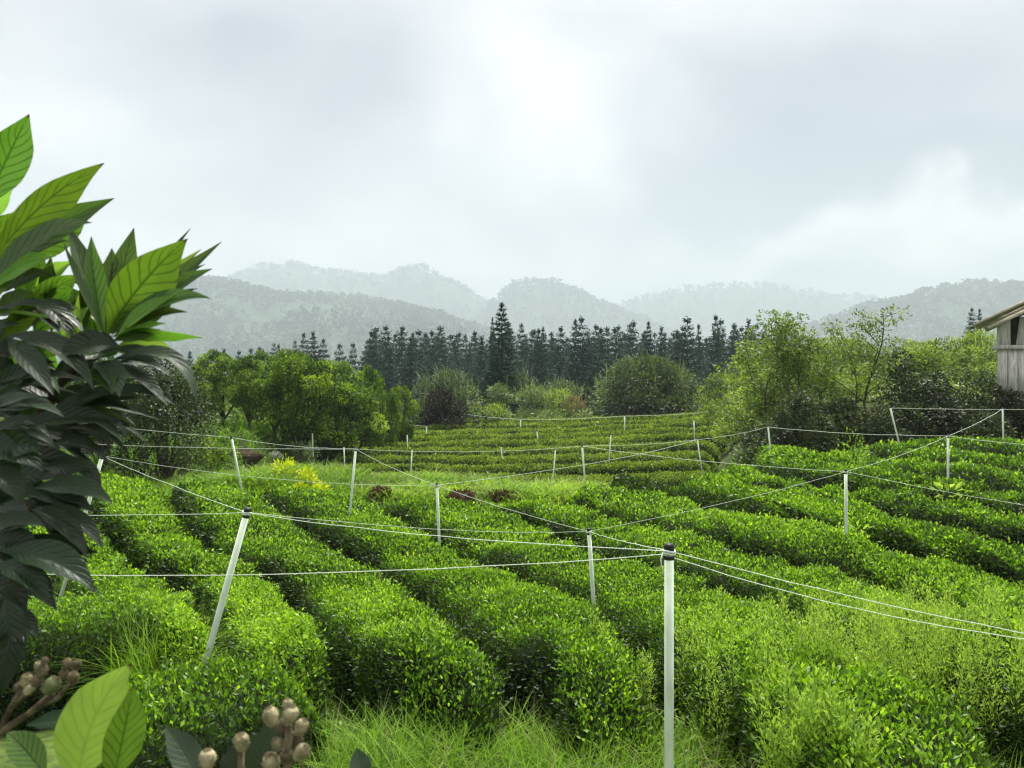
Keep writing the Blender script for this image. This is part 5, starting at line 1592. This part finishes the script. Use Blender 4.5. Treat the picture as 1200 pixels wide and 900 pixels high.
def bud(parent, px, py, rpx, Y, mat, ax=(0, 0, 1), ln=1.25):
    c = W(px, py, Y); r = rpx * .80 / F * Y
    a = Vector(ax).normalized(); q_ = a.to_track_quat('Z', 'Y')
    V, T = [], []
    nl, nr = 10, 12
    for k in range(nl + 1):
        th_ = math.pi * k / nl
        for q in range(nr):
            ph = 2 * math.pi * q / nr
            ridge_ = 1 + .07 * math.cos(5 * ph) * math.sin(th_) + .05 * random.uniform(-1, 1)
            z = math.cos(th_); s = math.sin(th_) ** .85 * (1 + .12 * z)
            V.append(tuple(c + q_ @ Vector((s * math.cos(ph) * r * ridge_, s * math.sin(ph) * r * ridge_, z * r * ln))))
    for k in range(nl):
        for q in range(nr):
            a0 = k * nr + q; a1 = k * nr + (q + 1) % nr
            T += [(a0, a0 + nr, a1 + nr), (a0, a1 + nr, a1)]
    o = link('bud', mesh_np('bud', V, T, M[mat], smooth=True), parent)
    o.matrix_parent_inverse = parent.matrix_world.inverted()
    # sepals closing over the tip, and a woolly coat
    n = 150
    d = rand_unit(n)
    Q = np.array(q_.to_matrix())
    P = np.array(c) + (d * np.array([r, r, r * ln])) @ Q.T * .97
    dd = d @ Q.T
    V, T = leaf_geo(P, dd + .7 * rand_unit(n), rand_unit(n), np.full(n, r * .34) * RNG.uniform(.5, 1.2, n), np.full(n, r * .07))
    bb = Bag().add(V, T, np.repeat(RNG.uniform(.3, 1, n), 2))
    a5 = np.arange(5) * 1.2566 + random.random()
    tip = np.stack([np.cos(a5) * .55, np.sin(a5) * .55, np.full(5, .86)], 1)
    V, T = leaf_geo(np.array(c) + (tip * np.array([r, r, r * ln])) @ Q.T, (np.stack([-np.cos(a5), -np.sin(a5), np.full(5, .75)], 1)) @ Q.T, tip @ Q.T, np.full(5, r * .62), np.full(5, r * .5))
    bb.add(V, T, .1)
    f = link('bud_wool', bb.mesh('bud_wool', M['wool']), o)
    f.matrix_parent_inverse = o.matrix_world.inverted()
    f['kind'] = 'stuff'
    return o


def twig(parent, pts, r, mat='red_bud'):
    V, T = tube(pts, [r * (1 - .4 * q / (len(pts) - 1)) for q in range(len(pts))], 7, True)
    o = link('stalk', mesh_np('stalk', V, T, M[mat], smooth=True), parent)
    o.matrix_parent_inverse = parent.matrix_world.inverted()


bx_, by_ = (-60 - 600) / F * 1.0, 1.0
clA = empty('flower_cluster', (bx_, by_, gz(bx_, by_)), 0, 'brown flower stalk with green and reddish buds at lower left', 'flower buds', 'flower bud clusters at the bottom edge')
bpy.context.view_layer.update()
twig(clA, [Vector((bx_, by_, gz(bx_, by_))), W(-40, 900, 1.0), W(0, 858, 1.0), W(36, 835, 1.0), W(62, 812, 1.0)], .0065)
twig(clA, [W(0, 856, 1.0), W(14, 826, 1.0), W(24, 808, 1.0)], .0045); twig(clA, [W(36, 834, 1.0), W(68, 818, 1.0), W(82, 800, 1.0)], .004)
twig(clA, [W(14, 828, 1.0), W(38, 806, 1.0), W(48, 792, 1.0)], .004)
for px, py, r, mt, ax in ((60, 804, 11, 'green_bud', (.5, 0, .8)), (31, 797, 8, 'bud', (.2, 0, 1)), (34, 808, 7, 'bud', (.6, 0, .8)), (49, 786, 8, 'red_bud', (.2, 0, 1)), (44, 797, 7, 'red_bud', (.1, 0, 1)),
                          (79, 778, 6.5, 'red_bud', (0, 0, 1)), (90, 779, 6, 'red_bud', (.4, 0, 1)), (85, 795, 8, 'red_bud', (.3, 0, 1)), (75, 790, 6, 'red_bud', (0, 0, 1)), (22, 806, 6, 'red_bud', (-.2, 0, 1)), (45, 780, 5.5, 'bud', (0, 0, 1)), (52, 775, 5, 'red_bud', (.3, 0, 1))):
    bud(clA, px, py, r, 1.0 + random.uniform(-.012, .012), mt, ax)
bx_, by_ = (320 - 600) / F * .95, .95
clB = empty('flower_cluster', (bx_, by_, gz(bx_, by_)), 0, 'cluster of pale woolly flower buds with grey leaves at the bottom edge', 'flower buds', 'flower bud clusters at the bottom edge')
bpy.context.view_layer.update()
twig(clB, [Vector((bx_, by_, gz(bx_, by_))), W(320, 1000, .95), W(338, 890, .95), W(338, 850, .95)], .007)
twig(clB, [W(322, 980, .95), W(282, 900, .95), W(283, 874, .95)], .006); twig(clB, [W(322, 990, .95), W(250, 930, .95), W(243, 892, .95)], .006)
for px, py, r, mt, ax in ((318, 840, 11, 'bud', (-.3, 0, 1)), (340, 838, 11, 'bud', (.2, 0, 1)), (331, 852, 9, 'red_bud', (0, -.3, 1)), (353, 852, 9.5, 'bud', (.5, 0, 1)), (346, 866, 10, 'red_bud', (.4, -.4, .8)), (326, 872, 8.5, 'bud', (-.5, -.3, .8)),
                          (353, 882, 11, 'bud', (.6, -.2, .8)), (318, 894, 12, 'bud', (-.2, -.3, 1)), (337, 886, 10, 'red_bud', (0, -.5, .8)), (283, 870, 10.5, 'bud', (0, 0, 1)), (243, 890, 11.5, 'bud', (0, 0, 1)), (337, 826, 7, 'bud', (0, 0, 1))):
    bud(clB, px, py, r, .95 + random.uniform(-.015, .015), mt, ax)
for bx, by, tx, ty, w_, al in ((240, 930, 193, 851, 36, 15), (268, 925, 274, 870, 26, 10), (288, 925, 324, 846, 38, 12), (250, 935, 205, 888, 26, 30), (425, 925, 418, 876, 26, 10)):
    big_leaf(clB, bx, by, tx, ty, w_, al, 'g', .97, .02, None, .14)

# ------------------------------------------------------------------ the air
m, nt, out = mat_new('morning_haze')
pv = nt.nodes.new('ShaderNodeVolumePrincipled')
pv.inputs['Color'].default_value = (0.575, 0.645, 0.708, 1)
pv.inputs['Density'].default_value = 0.0004
pv.inputs['Anisotropy'].default_value = 0.0
nt.links.new(pv.outputs[0], out.inputs['Volume'])
V, T = box((0, 2970, 300), (11000, 6000, 640))
tag(link('haze', mesh_np('haze', V, T, m)), 'thin morning haze filling the valley', kind='stuff')
